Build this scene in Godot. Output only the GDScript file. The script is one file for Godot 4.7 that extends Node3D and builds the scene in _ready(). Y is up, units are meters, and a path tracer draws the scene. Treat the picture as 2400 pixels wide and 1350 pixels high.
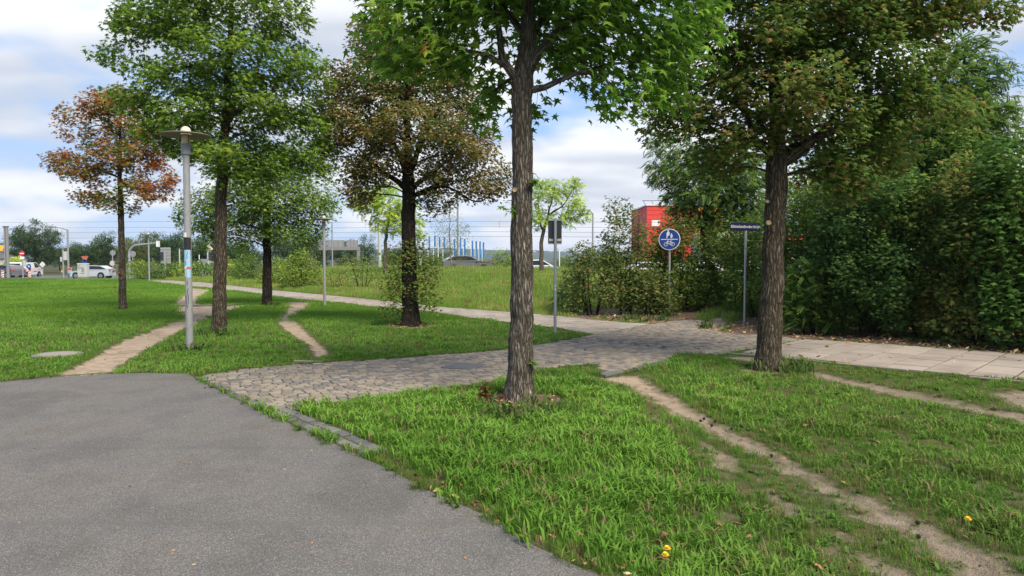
extends Node3D
# A park crossing of paths: asphalt, old setts, concrete slabs, lawns worn by footpaths, street trees and a road beyond.
# Photo points are turned once into places on the ground (gp) or at a distance (at); everything is built at real size there.

const F := 1600.0
const EYE := 1.6
const PITCH := 0.03936
var rng := RandomNumberGenerator.new()
var M := {}
var names := {}
var zones := []      # [polygon, bounds, kind]: kind 0 paved (no grass), 1 bare soil, 2 worn grass
var bumps: FastNoiseLite
var patch: FastNoiseLite

# ---------------------------------------------------------------- places
func ray(u: float, v: float) -> Vector3:
	var a := (u - 1200.0) / F
	var b := (675.0 - v) / F
	return Vector3(a, b * cos(PITCH) - sin(PITCH), -b * sin(PITCH) - cos(PITCH))

func at(u: float, v: float, depth: float) -> Vector3:
	var d := ray(u, v)
	return Vector3(0, EYE, 0) + d * (depth / -d.z)

func gp(u: float, v: float) -> Vector3:
	var d := ray(u, v)
	var p := Vector3(0, EYE, 0) + d * (EYE / -d.y)
	var t := 4.0
	if p.z < -20.0 or d.y >= 0.0:
		for i in 4000:
			var q := Vector3(0, EYE, 0) + d * t
			if q.y <= height(q.x, q.z):
				return Vector3(q.x, height(q.x, q.z), q.z)
			t *= 1.002
	return p

func far(u: float, depth: float) -> Vector3:
	var p := at(u, 612.0, depth)
	p.y = height(p.x, p.z)
	return p

func flat(p: Vector3) -> Vector2:
	return Vector2(p.x, p.z)

func high(base: Vector3, v: float) -> float:      # how far above base a thing reaches that ends at row v
	var d := ray(1200.0, v)
	return EYE + d.y * (-base.z / -d.z) - base.y

func metres(px: float, depth: float) -> float:
	return px * depth / F

func height(x: float, z: float) -> float:
	var d := x * 0.776 - (z + 21.2) * 0.632
	var bank := 0.8 * smoothstep(1.2, 12.0, d) * (1.0 - smoothstep(19.0, 27.0, d)) * smoothstep(17.0, 23.0, -z) * smoothstep(-24.0, -14.0, x) * (1.0 - smoothstep(22.0, 34.0, x))
	var dip := -0.35 * smoothstep(59.0, 66.0, -z) * smoothstep(8.0, 20.0, -x)
	return bank + dip

# ---------------------------------------------------------------- meshes
class MB:
	var v := PackedVector3Array()
	var uv := PackedVector2Array()
	var c := PackedColorArray()
	var idx := PackedInt32Array()
	var tint := Color.WHITE
	var colored := false

	func vert(p: Vector3, t := Vector2.ZERO) -> int:
		v.append(p)
		uv.append(t)
		c.append(tint)
		return v.size() - 1

	func tri(a: int, b: int, d: int) -> void:
		idx.append(a); idx.append(b); idx.append(d)

	func face(p: Array) -> void:          # corners clockwise as seen from outside, corners of their own
		var n := v.size()
		for q in p:
			vert(q, Vector2(q.x + q.z * 0.37, q.y + q.z))
		for i in range(1, p.size() - 1):
			tri(n, n + i, n + i + 1)

	func box(size: Vector3, xf := Transform3D.IDENTITY, bevel := 0.0) -> void:
		var h := size / 2
		if bevel <= 0.0:
			for s in [-1.0, 1.0]:
				_quad(xf, Vector3(s * h.x, 0, 0), Vector3(0, h.y, 0), Vector3(0, 0, h.z), s)
				_quad(xf, Vector3(0, s * h.y, 0), Vector3(0, 0, h.z), Vector3(h.x, 0, 0), s)
				_quad(xf, Vector3(0, 0, s * h.z), Vector3(h.x, 0, 0), Vector3(0, h.y, 0), s)
			return
		var k := h - Vector3.ONE * bevel
		for s in [-1.0, 1.0]:
			_quad(xf, Vector3(s * h.x, 0, 0), Vector3(0, k.y, 0), Vector3(0, 0, k.z), s)
			_quad(xf, Vector3(0, s * h.y, 0), Vector3(0, 0, k.z), Vector3(k.x, 0, 0), s)
			_quad(xf, Vector3(0, 0, s * h.z), Vector3(k.x, 0, 0), Vector3(0, k.y, 0), s)
			for t in [-1.0, 1.0]:
				_strip(xf, Vector3(s * h.x, t * k.y, 0), Vector3(s * k.x, t * h.y, 0), Vector3(0, 0, k.z))
				_strip(xf, Vector3(0, s * h.y, t * k.z), Vector3(0, s * k.y, t * h.z), Vector3(k.x, 0, 0))
				_strip(xf, Vector3(s * k.x, 0, t * h.z), Vector3(s * h.x, 0, t * k.z), Vector3(0, k.y, 0))
				for r in [-1.0, 1.0]:
					_out(xf, [Vector3(s * h.x, t * k.y, r * k.z), Vector3(s * k.x, t * h.y, r * k.z), Vector3(s * k.x, t * k.y, r * h.z)])

	func _quad(xf: Transform3D, m: Vector3, a: Vector3, b: Vector3, _s: float) -> void:
		_out(xf, [m - a - b, m + a - b, m + a + b, m - a + b])

	func _strip(xf: Transform3D, p: Vector3, q: Vector3, along: Vector3) -> void:
		_out(xf, [p - along, p + along, q + along, q - along])

	func _out(xf: Transform3D, p: Array) -> void:   # turns the face so that it looks away from the box's middle
		var n: Vector3 = (p[2] - p[0]).cross(p[1] - p[0])
		if n.dot(p[0] + p[1] + p[2]) < 0.0:
			p.reverse()
		var moved := []
		for q in p:
			moved.append(xf * q)
		face(moved)

	func tube(pts: PackedVector3Array, radii: PackedFloat32Array, segs := 8, rough := 0.0, noise: FastNoiseLite = null, capped := true) -> void:
		var n := pts.size()
		var side := Vector3.RIGHT
		var first := v.size()
		var along := 0.0
		var dir := Vector3.UP
		for i in n:
			dir = (pts[mini(i + 1, n - 1)] - pts[maxi(i - 1, 0)]).normalized()
			if i == 0 and absf(dir.dot(side)) > 0.9:
				side = Vector3.FORWARD
			side = (side - dir * side.dot(dir)).normalized()
			var other := dir.cross(side)
			if i > 0:
				along += pts[i].distance_to(pts[i - 1])
			for s in segs + 1:
				var a := TAU * s / segs
				var o := side * cos(a) + other * sin(a)
				var r := radii[i]
				if noise:
					var k := 1.0 - absf(noise.get_noise_3d(o.x * r * 34.0, along * 3.4, o.z * r * 34.0 + o.y * r * 20.0)) * 2.0
					r *= 1.0 + rough * k + rough * 0.8 * noise.get_noise_3d(o.x * 2.0, along * 1.1 + 7.0, o.z * 2.0)
				vert(pts[i] + o * r, Vector2(float(s) / segs * TAU * radii[0], along))
		for i in n - 1:
			for s in segs:
				var p := first + i * (segs + 1) + s
				var q := p + segs + 1
				tri(p, q, p + 1)
				tri(p + 1, q, q + 1)
		if capped:
			var e := first + (n - 1) * (segs + 1)
			var m := vert(pts[n - 1] + dir * radii[n - 1] * 0.3)
			var ring := []
			for s in segs + 1:
				ring.append(vert(v[e + s]))
			for s in segs:
				tri(m, ring[s + 1], ring[s])

	func rod(a: Vector3, b: Vector3, r: float, segs := 8) -> void:
		tube(PackedVector3Array([a, b]), PackedFloat32Array([r, r]), segs)

	func lathe(profile: Array, segs := 20, xf := Transform3D.IDENTITY) -> void:   # (radius, y) from bottom to top
		var first := v.size()
		for i in profile.size():
			for s in segs + 1:
				var a := TAU * s / segs
				vert(xf * Vector3(cos(a) * profile[i].x, profile[i].y, sin(a) * profile[i].x), Vector2(float(s) / segs, profile[i].y))
		for i in profile.size() - 1:
			for s in segs:
				var p := first + i * (segs + 1) + s
				var q := p + segs + 1
				tri(p, p + 1, q)
				tri(p + 1, q + 1, q)

	func prism(poly: PackedVector2Array, depth: float, xf := Transform3D.IDENTITY) -> void:   # outline in x, y; extruded along z from 0 to depth
		if not Geometry2D.is_polygon_clockwise(poly):
			poly.reverse()
		var t := Geometry2D.triangulate_polygon(poly)
		var n := v.size()
		for side in [depth, 0.0]:
			for q in poly:
				vert(xf * Vector3(q.x, q.y, side), q)
		for i in range(0, t.size(), 3):
			tri(n + t[i], n + t[i + 1], n + t[i + 2])
			tri(n + poly.size() + t[i], n + poly.size() + t[i + 2], n + poly.size() + t[i + 1])
		for i in poly.size():
			var a := poly[i]
			var b := poly[(i + 1) % poly.size()]
			face([xf * Vector3(a.x, a.y, depth), xf * Vector3(a.x, a.y, 0), xf * Vector3(b.x, b.y, 0), xf * Vector3(b.x, b.y, depth)])

	func mesh(smooth := false) -> ArrayMesh:
		var a := []
		a.resize(Mesh.ARRAY_MAX)
		a[Mesh.ARRAY_VERTEX] = v
		a[Mesh.ARRAY_TEX_UV] = uv
		if colored:
			a[Mesh.ARRAY_COLOR] = c
		a[Mesh.ARRAY_INDEX] = idx
		if smooth:
			var n := PackedVector3Array()
			n.resize(v.size())
			for i in range(0, idx.size(), 3):
				var f := (v[idx[i + 2]] - v[idx[i]]).cross(v[idx[i + 1]] - v[idx[i]])
				n[idx[i]] += f
				n[idx[i + 1]] += f
				n[idx[i + 2]] += f
			for i in n.size():
				n[i] = n[i].normalized() if n[i].length_squared() > 0.0 else Vector3.UP
			a[Mesh.ARRAY_NORMAL] = n
		var m := ArrayMesh.new()
		m.add_surface_from_arrays(Mesh.PRIMITIVE_TRIANGLES, a)
		return m

func numbered(called: String) -> String:
	var n: int = names.get(called, 0)
	names[called] = n + 1
	return called if n == 0 else "%s_%03d" % [called, n]

func thing(called: String, label: String, category: String, pos: Vector3, group := "", turn := 0.0) -> Node3D:
	var o := Node3D.new()
	o.name = numbered(called)
	add_child(o)
	o.position = pos
	o.rotation.y = turn
	tag(o, label, category, group)
	return o

func tag(o: Node, label: String, category: String, group := "") -> void:
	o.set_meta("label", label)
	o.set_meta("category", category)
	if group != "":
		o.set_meta("group", group)

func part(called: String, mb: MB, m: Material, parent: Node, smooth := false) -> MeshInstance3D:
	return part_of(called, mb.mesh(smooth), m, parent)

func part_of(called: String, mesh: Mesh, m: Material, parent: Node) -> MeshInstance3D:
	var o := MeshInstance3D.new()
	o.name = called if parent != self else numbered(called)
	o.mesh = mesh
	o.material_override = m
	parent.add_child(o, true)
	return o

func structure(called: String, mb: MB, m: Material, smooth := false) -> MeshInstance3D:
	var o := part(called, mb, m, self, smooth)
	o.set_meta("kind", "structure")
	return o

func many(called: String, mesh: Mesh, m: Material, where: PackedFloat32Array, parent: Node) -> MultiMeshInstance3D:
	var o := MultiMeshInstance3D.new()
	var mm := MultiMesh.new()
	mm.transform_format = MultiMesh.TRANSFORM_3D
	mm.use_colors = true
	mm.mesh = mesh
	mm.instance_count = where.size() / 16
	mm.buffer = where
	o.multimesh = mm
	o.material_override = m
	o.name = called if parent != self else numbered(called)
	o.set_meta("kind", "stuff")
	parent.add_child(o, true)
	return o

func put(b: PackedFloat32Array, x: Basis, p: Vector3, c: Color) -> void:
	b.append_array(PackedFloat32Array([x.x.x, x.y.x, x.z.x, p.x, x.x.y, x.y.y, x.z.y, p.y, x.x.z, x.y.z, x.z.z, p.z, c.r, c.g, c.b, 1.0]))

# ---------------------------------------------------------------- materials (colours given as linear base colours)
func lin(r: float, g: float, b: float, a := 1.0) -> Color:
	return Color(r, g, b, a).linear_to_srgb()

func mat(called: String, col: Color, rough := 0.8, metal := 0.0) -> StandardMaterial3D:
	var m := StandardMaterial3D.new()
	m.resource_name = called
	m.albedo_color = Color(col.r, col.g, col.b).linear_to_srgb()
	m.albedo_color.a = col.a
	m.roughness = rough
	m.metallic = metal
	if rough >= 0.75:
		m.metallic_specular = 0.25
	M[called] = m
	return m

func noise(kind: int, freq: float, oct := 4, sd := 1, gain := 0.5) -> FastNoiseLite:
	var n := FastNoiseLite.new()
	n.noise_type = kind as FastNoiseLite.NoiseType
	n.frequency = freq
	n.seed = sd
	n.fractal_octaves = oct
	n.fractal_gain = gain
	n.fractal_type = FastNoiseLite.FRACTAL_FBM if oct > 1 else FastNoiseLite.FRACTAL_NONE
	return n

func tex(n: FastNoiseLite, ramp: Array, size := 512) -> NoiseTexture2D:     # ramp: [offset, linear colour] pairs
	var t := NoiseTexture2D.new()
	t.width = size
	t.height = size
	t.seamless = true
	t.noise = n
	var g := Gradient.new()
	var o := PackedFloat32Array()
	var c := PackedColorArray()
	for r in ramp:
		o.append(r[0])
		c.append(r[1].linear_to_srgb())
	g.offsets = o
	g.colors = c
	t.color_ramp = g
	return t

func grey(x: float) -> Color:
	return Color(x, x, x)

func ground_mat(called: String, t: Texture2D, per_metre: float, coarse: Texture2D = null, coarse_per_metre := 0.2, bump: Texture2D = null, bump_cm := 1.0, rough := 0.9) -> StandardMaterial3D:
	var m := mat(called, Color.WHITE, rough)
	m.albedo_texture = t
	m.uv1_triplanar = true
	m.uv1_world_triplanar = true
	m.uv1_scale = Vector3.ONE * per_metre
	if coarse:
		m.detail_enabled = true
		m.detail_albedo = coarse
		m.detail_blend_mode = BaseMaterial3D.BLEND_MODE_MUL
		m.detail_uv_layer = BaseMaterial3D.DETAIL_UV_2
		m.uv2_triplanar = true
		m.uv2_world_triplanar = true
		m.uv2_scale = Vector3.ONE * coarse_per_metre
	if bump:
		m.heightmap_enabled = true
		m.heightmap_texture = bump
		m.heightmap_scale = bump_cm
	return m

func leaf_mat(called: String, through := 0.5, rough := 0.55) -> StandardMaterial3D:
	var m := mat(called, Color.WHITE, rough)
	m.vertex_color_use_as_albedo = true
	m.cull_mode = BaseMaterial3D.CULL_DISABLED
	m.backlight_enabled = true
	m.backlight = Color(through, through, through).linear_to_srgb()
	m.metallic_specular = 0.2
	return m

func bark_image(w: int, h: int) -> Image:      # long plates between winding furrows, seamless round the trunk; bright is raised
	var im := Image.create(w, h, false, Image.FORMAT_L8)
	var cell := FastNoiseLite.new()
	cell.noise_type = FastNoiseLite.TYPE_CELLULAR
	cell.cellular_return_type = FastNoiseLite.RETURN_DISTANCE2_SUB
	cell.frequency = 1.0
	cell.seed = 3
	cell.fractal_type = FastNoiseLite.FRACTAL_NONE
	var warp := noise(FastNoiseLite.TYPE_SIMPLEX_SMOOTH, 1.0, 3, 17)
	for y in h:
		for x in w:
			var a := TAU * x / w
			var p := Vector3(cos(a) * 1.35, sin(a) * 1.35, 24.0 * y / h)
			var q := warp.get_noise_3dv(p * Vector3(1.0, 1.0, 0.6))
			var k := cell.get_noise_3dv(p + Vector3(q, q * 0.7, q * 1.5) * 0.55) + 1.0
			var f := warp.get_noise_3dv(p * Vector3(5.0, 5.0, 1.6)) * 0.3 + warp.get_noise_3dv(p * Vector3(0.6, 0.6, 0.25)) * 0.25
			im.set_pixel(x, y, grey(clampf(k * 1.35 + f, 0.0, 1.0)))
	return im

func make_materials() -> void:
	var fine := noise(FastNoiseLite.TYPE_SIMPLEX_SMOOTH, 0.11, 3, 5, 0.75)
	var speck := noise(FastNoiseLite.TYPE_VALUE, 0.42, 2, 8, 0.8)
	var cloudy := noise(FastNoiseLite.TYPE_SIMPLEX_SMOOTH, 0.012, 5, 3, 0.55)
	var blotch := noise(FastNoiseLite.TYPE_SIMPLEX_SMOOTH, 0.02, 4, 9, 0.6)
	var grain := tex(speck, [[0.0, grey(0.07)], [0.35, grey(0.11)], [0.55, Color(0.145, 0.142, 0.138)], [0.70, Color(0.22, 0.215, 0.205)], [0.84, grey(0.4)], [1.0, grey(0.62)]], 1024)
	var stains := tex(cloudy, [[0.25, grey(0.8)], [0.5, grey(0.95)], [0.62, Color(1.0, 0.98, 0.95)], [0.8, Color(0.9, 0.86, 0.82)]], 512)
	var speck_h := tex(speck, [[0.0, grey(0.0)], [1.0, grey(1.0)]], 512)
	var fine_h := tex(fine, [[0.0, grey(0.0)], [1.0, grey(1.0)]], 512)
	ground_mat("asphalt", grain, 0.6, stains, 0.11, speck_h, 0.5, 0.85)
	M.asphalt.albedo_color = lin(1.0, 0.97, 0.935)
	ground_mat("road_asphalt", tex(fine, [[0.2, grey(0.09)], [0.8, grey(0.17)]], 256), 0.5)
	ground_mat("soil", tex(blotch, [[0.2, Color(0.075, 0.055, 0.035)], [0.5, Color(0.10, 0.09, 0.04)], [0.62, Color(0.055, 0.085, 0.022)], [0.8, Color(0.06, 0.11, 0.022)]], 512), 0.5, tex(fine, [[0.1, grey(0.6)], [0.9, grey(1.1)]], 512), 2.0)
	var earth := ground_mat("earth", tex(fine, [[0.1, grey(0.55)], [0.5, grey(0.9)], [0.85, grey(1.15)]], 1024), 0.8, tex(blotch, [[0.2, Color(0.72, 0.69, 0.65)], [0.5, Color(0.95, 0.94, 0.92)], [0.8, grey(1.0)]], 512), 0.4, fine_h, 1.2)
	earth.vertex_color_use_as_albedo = true
	var dirt := tex(fine, [[0.1, Color(0.22, 0.165, 0.115)], [0.5, Color(0.36, 0.285, 0.21)], [0.85, Color(0.46, 0.385, 0.30)]], 1024)
	var dirt_stain := tex(blotch, [[0.2, Color(0.6, 0.57, 0.52)], [0.5, Color(0.92, 0.9, 0.88)], [0.8, Color(1.0, 1.0, 1.0)]], 512)
	ground_mat("dirt", dirt, 0.7, dirt_stain, 0.35, fine_h, 1.2)
	ground_mat("bed", tex(fine, [[0.1, Color(0.045, 0.038, 0.026)], [0.6, Color(0.11, 0.095, 0.06)], [0.9, Color(0.09, 0.11, 0.035)]], 512), 1.2, null, 0.2, fine_h, 1.0)
	mat("joint", Color(0.028, 0.024, 0.019), 1.0)
	ground_mat("gravel", tex(fine, [[0.1, Color(0.12, 0.085, 0.06)], [0.5, Color(0.24, 0.185, 0.14)], [0.9, Color(0.36, 0.30, 0.24)]], 512), 1.1, dirt_stain, 0.5, fine_h, 1.5)
	# stone and concrete, a few tones of each; grain in the material, the pieces are geometry
	var stone := tex(fine, [[0.1, grey(0.62)], [0.5, grey(0.9)], [0.9, grey(1.1)]], 512)
	var faint := tex(blotch, [[0.2, Color(0.82, 0.8, 0.78)], [0.5, Color(0.96, 0.95, 0.94)], [0.8, grey(1.0)]], 256)
	var fine_stone := tex(speck, [[0.1, grey(0.78)], [0.5, grey(0.95)], [0.9, grey(1.08)]], 512)
	var tones := [Color(0.285, 0.24, 0.19), Color(0.32, 0.275, 0.22), Color(0.24, 0.21, 0.18), Color(0.35, 0.30, 0.235), Color(0.20, 0.185, 0.17), Color(0.30, 0.25, 0.19)]
	for i in tones.size():
		var s := ground_mat("sett%d" % i, stone, 3.0, null, 0.2, fine_h, 0.5, 0.8)
		s.albedo_color = lin(tones[i].r, tones[i].g, tones[i].b)
	var cm := ground_mat("setts", stone, 3.0, null, 0.2, fine_h, 0.5, 0.8)
	cm.vertex_color_use_as_albedo = true
	var slabs := [Color(0.345, 0.30, 0.255), Color(0.31, 0.27, 0.23), Color(0.38, 0.33, 0.28), Color(0.33, 0.285, 0.245)]
	for i in slabs.size():
		var s := ground_mat("slab%d" % i, fine_stone, 2.2, faint, 0.23, null, 0.2, 0.85)
		s.albedo_color = lin(slabs[i].r, slabs[i].g, slabs[i].b)
	var edge := [Color(0.12, 0.125, 0.13), Color(0.155, 0.155, 0.155), Color(0.20, 0.19, 0.175), Color(0.135, 0.13, 0.128)]
	for i in edge.size():
		var s := ground_mat("edge%d" % i, stone, 3.0, null, 0.2, fine_h, 0.4, 0.7)
		s.albedo_color = lin(edge[i].r, edge[i].g, edge[i].b)
	# bark
	var furrow := bark_image(320, 768)
	for b in [["bark_gum", Color(0.06, 0.052, 0.042), Color(0.22, 0.19, 0.152), Color(0.38, 0.345, 0.29)], ["bark_maple", Color(0.045, 0.037, 0.027), Color(0.145, 0.118, 0.083), Color(0.255, 0.215, 0.16)], ["bark_dark", Color(0.018, 0.014, 0.011), Color(0.05, 0.04, 0.03), Color(0.10, 0.085, 0.065)], ["bark_pale", Color(0.08, 0.065, 0.05), Color(0.18, 0.15, 0.12), Color(0.28, 0.24, 0.20)], ["bark_birch", Color(0.08, 0.07, 0.06), Color(0.58, 0.55, 0.50), Color(0.75, 0.73, 0.69)]]:
		var im := Image.create(320, 768, false, Image.FORMAT_RGB8)
		for y in 768:
			for x in 320:
				var k := furrow.get_pixel(x, y).r
				var c: Color = b[1].lerp(b[2], smoothstep(0.05, 0.45, k)).lerp(b[3], smoothstep(0.5, 1.0, k))
				im.set_pixel(x, y, c.linear_to_srgb())
		var m := mat(b[0], Color.WHITE, 0.9)
		m.albedo_texture = ImageTexture.create_from_image(im)
		m.uv1_scale = Vector3(2.2, 0.27, 1)
		m.heightmap_enabled = true
		m.heightmap_texture = ImageTexture.create_from_image(furrow)
		m.heightmap_scale = 4.0
	leaf_mat("leaf", 0.85, 0.5)
	leaf_mat("leaf_far", 0.7, 0.7)
	leaf_mat("grass", 0.7, 0.6)
	leaf_mat("litter", 0.1, 0.9)
	# metal, paint, glass
	mat("galvanised", Color(0.36, 0.38, 0.39), 0.5, 0.55)
	mat("grey_paint", Color(0.24, 0.25, 0.26), 0.55)
	var pole := mat("pole_paint", Color(0.27, 0.28, 0.29), 0.5)
	pole.albedo_texture = tex(blotch, [[0.2, grey(0.8)], [0.5, grey(1.0)], [0.75, Color(0.92, 0.9, 0.87)]], 256)
	pole.uv1_scale = Vector3(2.0, 1.0, 1.0)
	mat("dark_paint", Color(0.03, 0.032, 0.035), 0.5)
	mat("black", Color(0.012, 0.012, 0.013), 0.6)
	mat("white_paint", Color(0.72, 0.72, 0.70), 0.5)
	mat("pale_grey", Color(0.45, 0.47, 0.46), 0.6)
	mat("concrete", Color(0.22, 0.22, 0.215), 0.9)
	mat("sign_blue", Color(0.006, 0.05, 0.24), 0.35)
	mat("name_blue", Color(0.008, 0.012, 0.05), 0.4)
	mat("flag_blue", Color(0.06, 0.23, 0.50), 0.8)
	mat("red", Color(0.55, 0.02, 0.02), 0.5)
	mat("clad_red", Color(0.62, 0.045, 0.03), 0.6)
	mat("orange", Color(0.70, 0.22, 0.02), 0.6)
	mat("yellow", Color(0.75, 0.45, 0.02), 0.6)
	mat("lime", Color(0.45, 0.50, 0.04), 0.7)
	mat("sticker_blue", Color(0.28, 0.50, 0.66), 0.5)
	mat("sticker_red", Color(0.45, 0.12, 0.08), 0.5)
	mat("globe", Color(0.62, 0.50, 0.26), 0.25)
	mat("dome", Color(0.62, 0.58, 0.46), 0.3)
	mat("shade_metal", Color(0.16, 0.145, 0.115), 0.6)
	mat("glass_dark", Color(0.01, 0.012, 0.014), 0.08)
	mat("tyre", Color(0.018, 0.018, 0.018), 0.9)
	mat("rim", Color(0.35, 0.36, 0.37), 0.35, 0.8)
	mat("lens_red", Color(0.4, 0.01, 0.01), 0.2)
	mat("lens_clear", Color(0.6, 0.62, 0.63), 0.15)
	mat("flower", Color(0.85, 0.55, 0.01), 0.7)
	mat("roof_grey", Color(0.12, 0.13, 0.13), 0.8)
	mat("house_wall", Color(0.62, 0.58, 0.52), 0.9)
	mat("house_roof", Color(0.30, 0.12, 0.08), 0.9)
	mat("seed", Color(0.022, 0.016, 0.012), 0.9)
	mat("cut_wood", Color(0.40, 0.30, 0.19), 0.9)
	mat("twig", Color(0.05, 0.04, 0.03), 0.9)
	for car in [["car_silver", Color(0.42, 0.48, 0.52)], ["car_white", Color(0.72, 0.73, 0.73)], ["car_grey", Color(0.12, 0.12, 0.13)], ["car_black", Color(0.02, 0.021, 0.024)], ["car_blue", Color(0.02, 0.13, 0.60)], ["car_pale", Color(0.50, 0.53, 0.56)]]:
		var m := mat(car[0], car[1], 0.35, 0.0)
		m.clearcoat_enabled = true
		m.clearcoat = 1.0
		m.clearcoat_roughness = 0.05

# ---------------------------------------------------------------- sky
func make_sky() -> Image:
	var w := 2048
	var h := 1024
	var im := Image.create(w, h, false, Image.FORMAT_RGBF)
	im.fill(Color(0.22, 0.23, 0.2))
	var big := noise(FastNoiseLite.TYPE_SIMPLEX_SMOOTH, 0.32, 5, 33, 0.55)
	var puff := noise(FastNoiseLite.TYPE_SIMPLEX_SMOOTH, 1.2, 5, 44, 0.55)
	var shade := noise(FastNoiseLite.TYPE_SIMPLEX_SMOOTH, 0.55, 4, 77, 0.5)
	for j in h / 2 + 8:
		var el := PI / 2 - PI * (j + 0.5) / h
		var y := maxf(sin(el), 0.0)
		var blue := Color(0.15, 0.37, 0.84).lerp(Color(0.50, 0.70, 0.96), pow(1.0 - y, 2.6))
		var low := smoothstep(0.20, 0.0, y)
		for i in w:
			var a := TAU * ((i + 0.5) / w - 0.5)
			var k := 1.0 / (y + 0.16)
			var px := sin(a) * cos(el) * k
			var pz := -cos(a) * cos(el) * k
			var n := big.get_noise_2d(px, pz) * 0.75 + puff.get_noise_2d(px, pz) * 0.55
			# more broken cloud towards +x, a thicker deck towards -x: one wide slope across the whole sky
			var cover := smoothstep(-0.30 + 0.30 * px / (absf(px) + 2.0), 0.22 + 0.22 * px / (absf(px) + 2.0), n + 0.08)
			var s := shade.get_noise_2d(px * 0.8 + 3.0, pz * 2.2) * 0.5 + 0.5
			var cl := Color(0.56, 0.605, 0.69).lerp(Color(0.98, 0.985, 0.99), smoothstep(0.25, 0.75, s + 0.25 * n))
			var c := blue.lerp(cl, cover * 0.95)
			c = c.lerp(Color(0.66, 0.70, 0.78), low * 0.45) * 0.73
			im.set_pixel(i, j, c)
	return im

# ---------------------------------------------------------------- ground
func px(list: Array) -> PackedVector2Array:      # photo points on the ground -> x, z outline
	var p := PackedVector2Array()
	for i in range(0, list.size(), 2):
		p.append(flat(gp(list[i], list[i + 1])))
	return p

func ragged(p: PackedVector2Array, step: float, amount: float) -> PackedVector2Array:
	var o := PackedVector2Array()
	for i in p.size():
		var a := p[i]
		var b := p[(i + 1) % p.size()]
		var n := maxi(1, int(a.distance_to(b) / step))
		for k in n:
			var q := a.lerp(b, float(k) / n)
			o.append(q + Vector2(bumps.get_noise_2d(q.x * 40.0, q.y * 40.0) + 0.7 * bumps.get_noise_2d(q.x * 140.0, q.y * 140.0), bumps.get_noise_2d(q.x * 40.0 + 500.0, q.y * 40.0)) * amount)
	return o

func zone(p: PackedVector2Array, kind: int) -> void:
	var r := Rect2(p[0], Vector2.ZERO)
	for q in p:
		r = r.expand(q)
	zones.append([p, r, kind])

func zone_at(q: Vector2) -> int:
	for z in zones:
		if z[1].has_point(q) and Geometry2D.is_point_in_polygon(q, z[0]):
			return z[2]
	return -1

func sheet(called: String, p: PackedVector2Array, y: float, m: Material) -> MeshInstance3D:
	var mb := MB.new()
	var t := Geometry2D.triangulate_polygon(p)
	for q in p:
		mb.vert(Vector3(q.x, y, q.y), q)
	for i in range(0, t.size(), 3):
		mb.tri(t[i], t[i + 1], t[i + 2])
	var o := structure(called, mb, m)
	return o

func make_ground() -> void:
	var mb := MB.new()
	var rows := []
	var z := 40.0
	while z > -3600.0:
		rows.append(z)
		z -= 0.6 if z > -90.0 and z < -15.0 else 1.0 if z > -15.0 and z < 0.0 else 5.0 if z >= 0.0 else -z * 0.08
	var cols := 140
	for i in rows.size():
		var half := 40.0 + 1.15 * maxf(-rows[i], 0.0)
		for k in cols + 1:
			var s := float(k) / cols * 2.0 - 1.0
			var x := half * s
			var under := 0.08 if rows[i] < -3.5 and rows[i] > -45.0 and absf(x) < 0.86 * -rows[i] + 1.0 else 0.0
			mb.vert(Vector3(x, height(x, rows[i]) - under, rows[i]), Vector2(x, rows[i]))
	for i in rows.size() - 1:
		for k in cols:
			var p := i * (cols + 1) + k
			var q := p + cols + 1
			mb.tri(p, q, p + 1)
			mb.tri(p + 1, q, q + 1)
	structure("ground", mb, M.soil, true)

func band(line: PackedVector2Array, width: float) -> PackedVector2Array:   # the strip of that width to one side of a line
	var o := line.duplicate()
	for i in range(line.size() - 1, -1, -1):
		var d := (line[mini(i + 1, line.size() - 1)] - line[maxi(i - 1, 0)]).normalized()
		o.append(line[i] + Vector2(-d.y, d.x) * width)
	return o

var litter_poly: PackedVector2Array
var verge_poly: PackedVector2Array
var cobble_poly: PackedVector2Array
var slab_left: PackedVector2Array
var slab_right: PackedVector2Array
var asphalt_poly: PackedVector2Array

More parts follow.
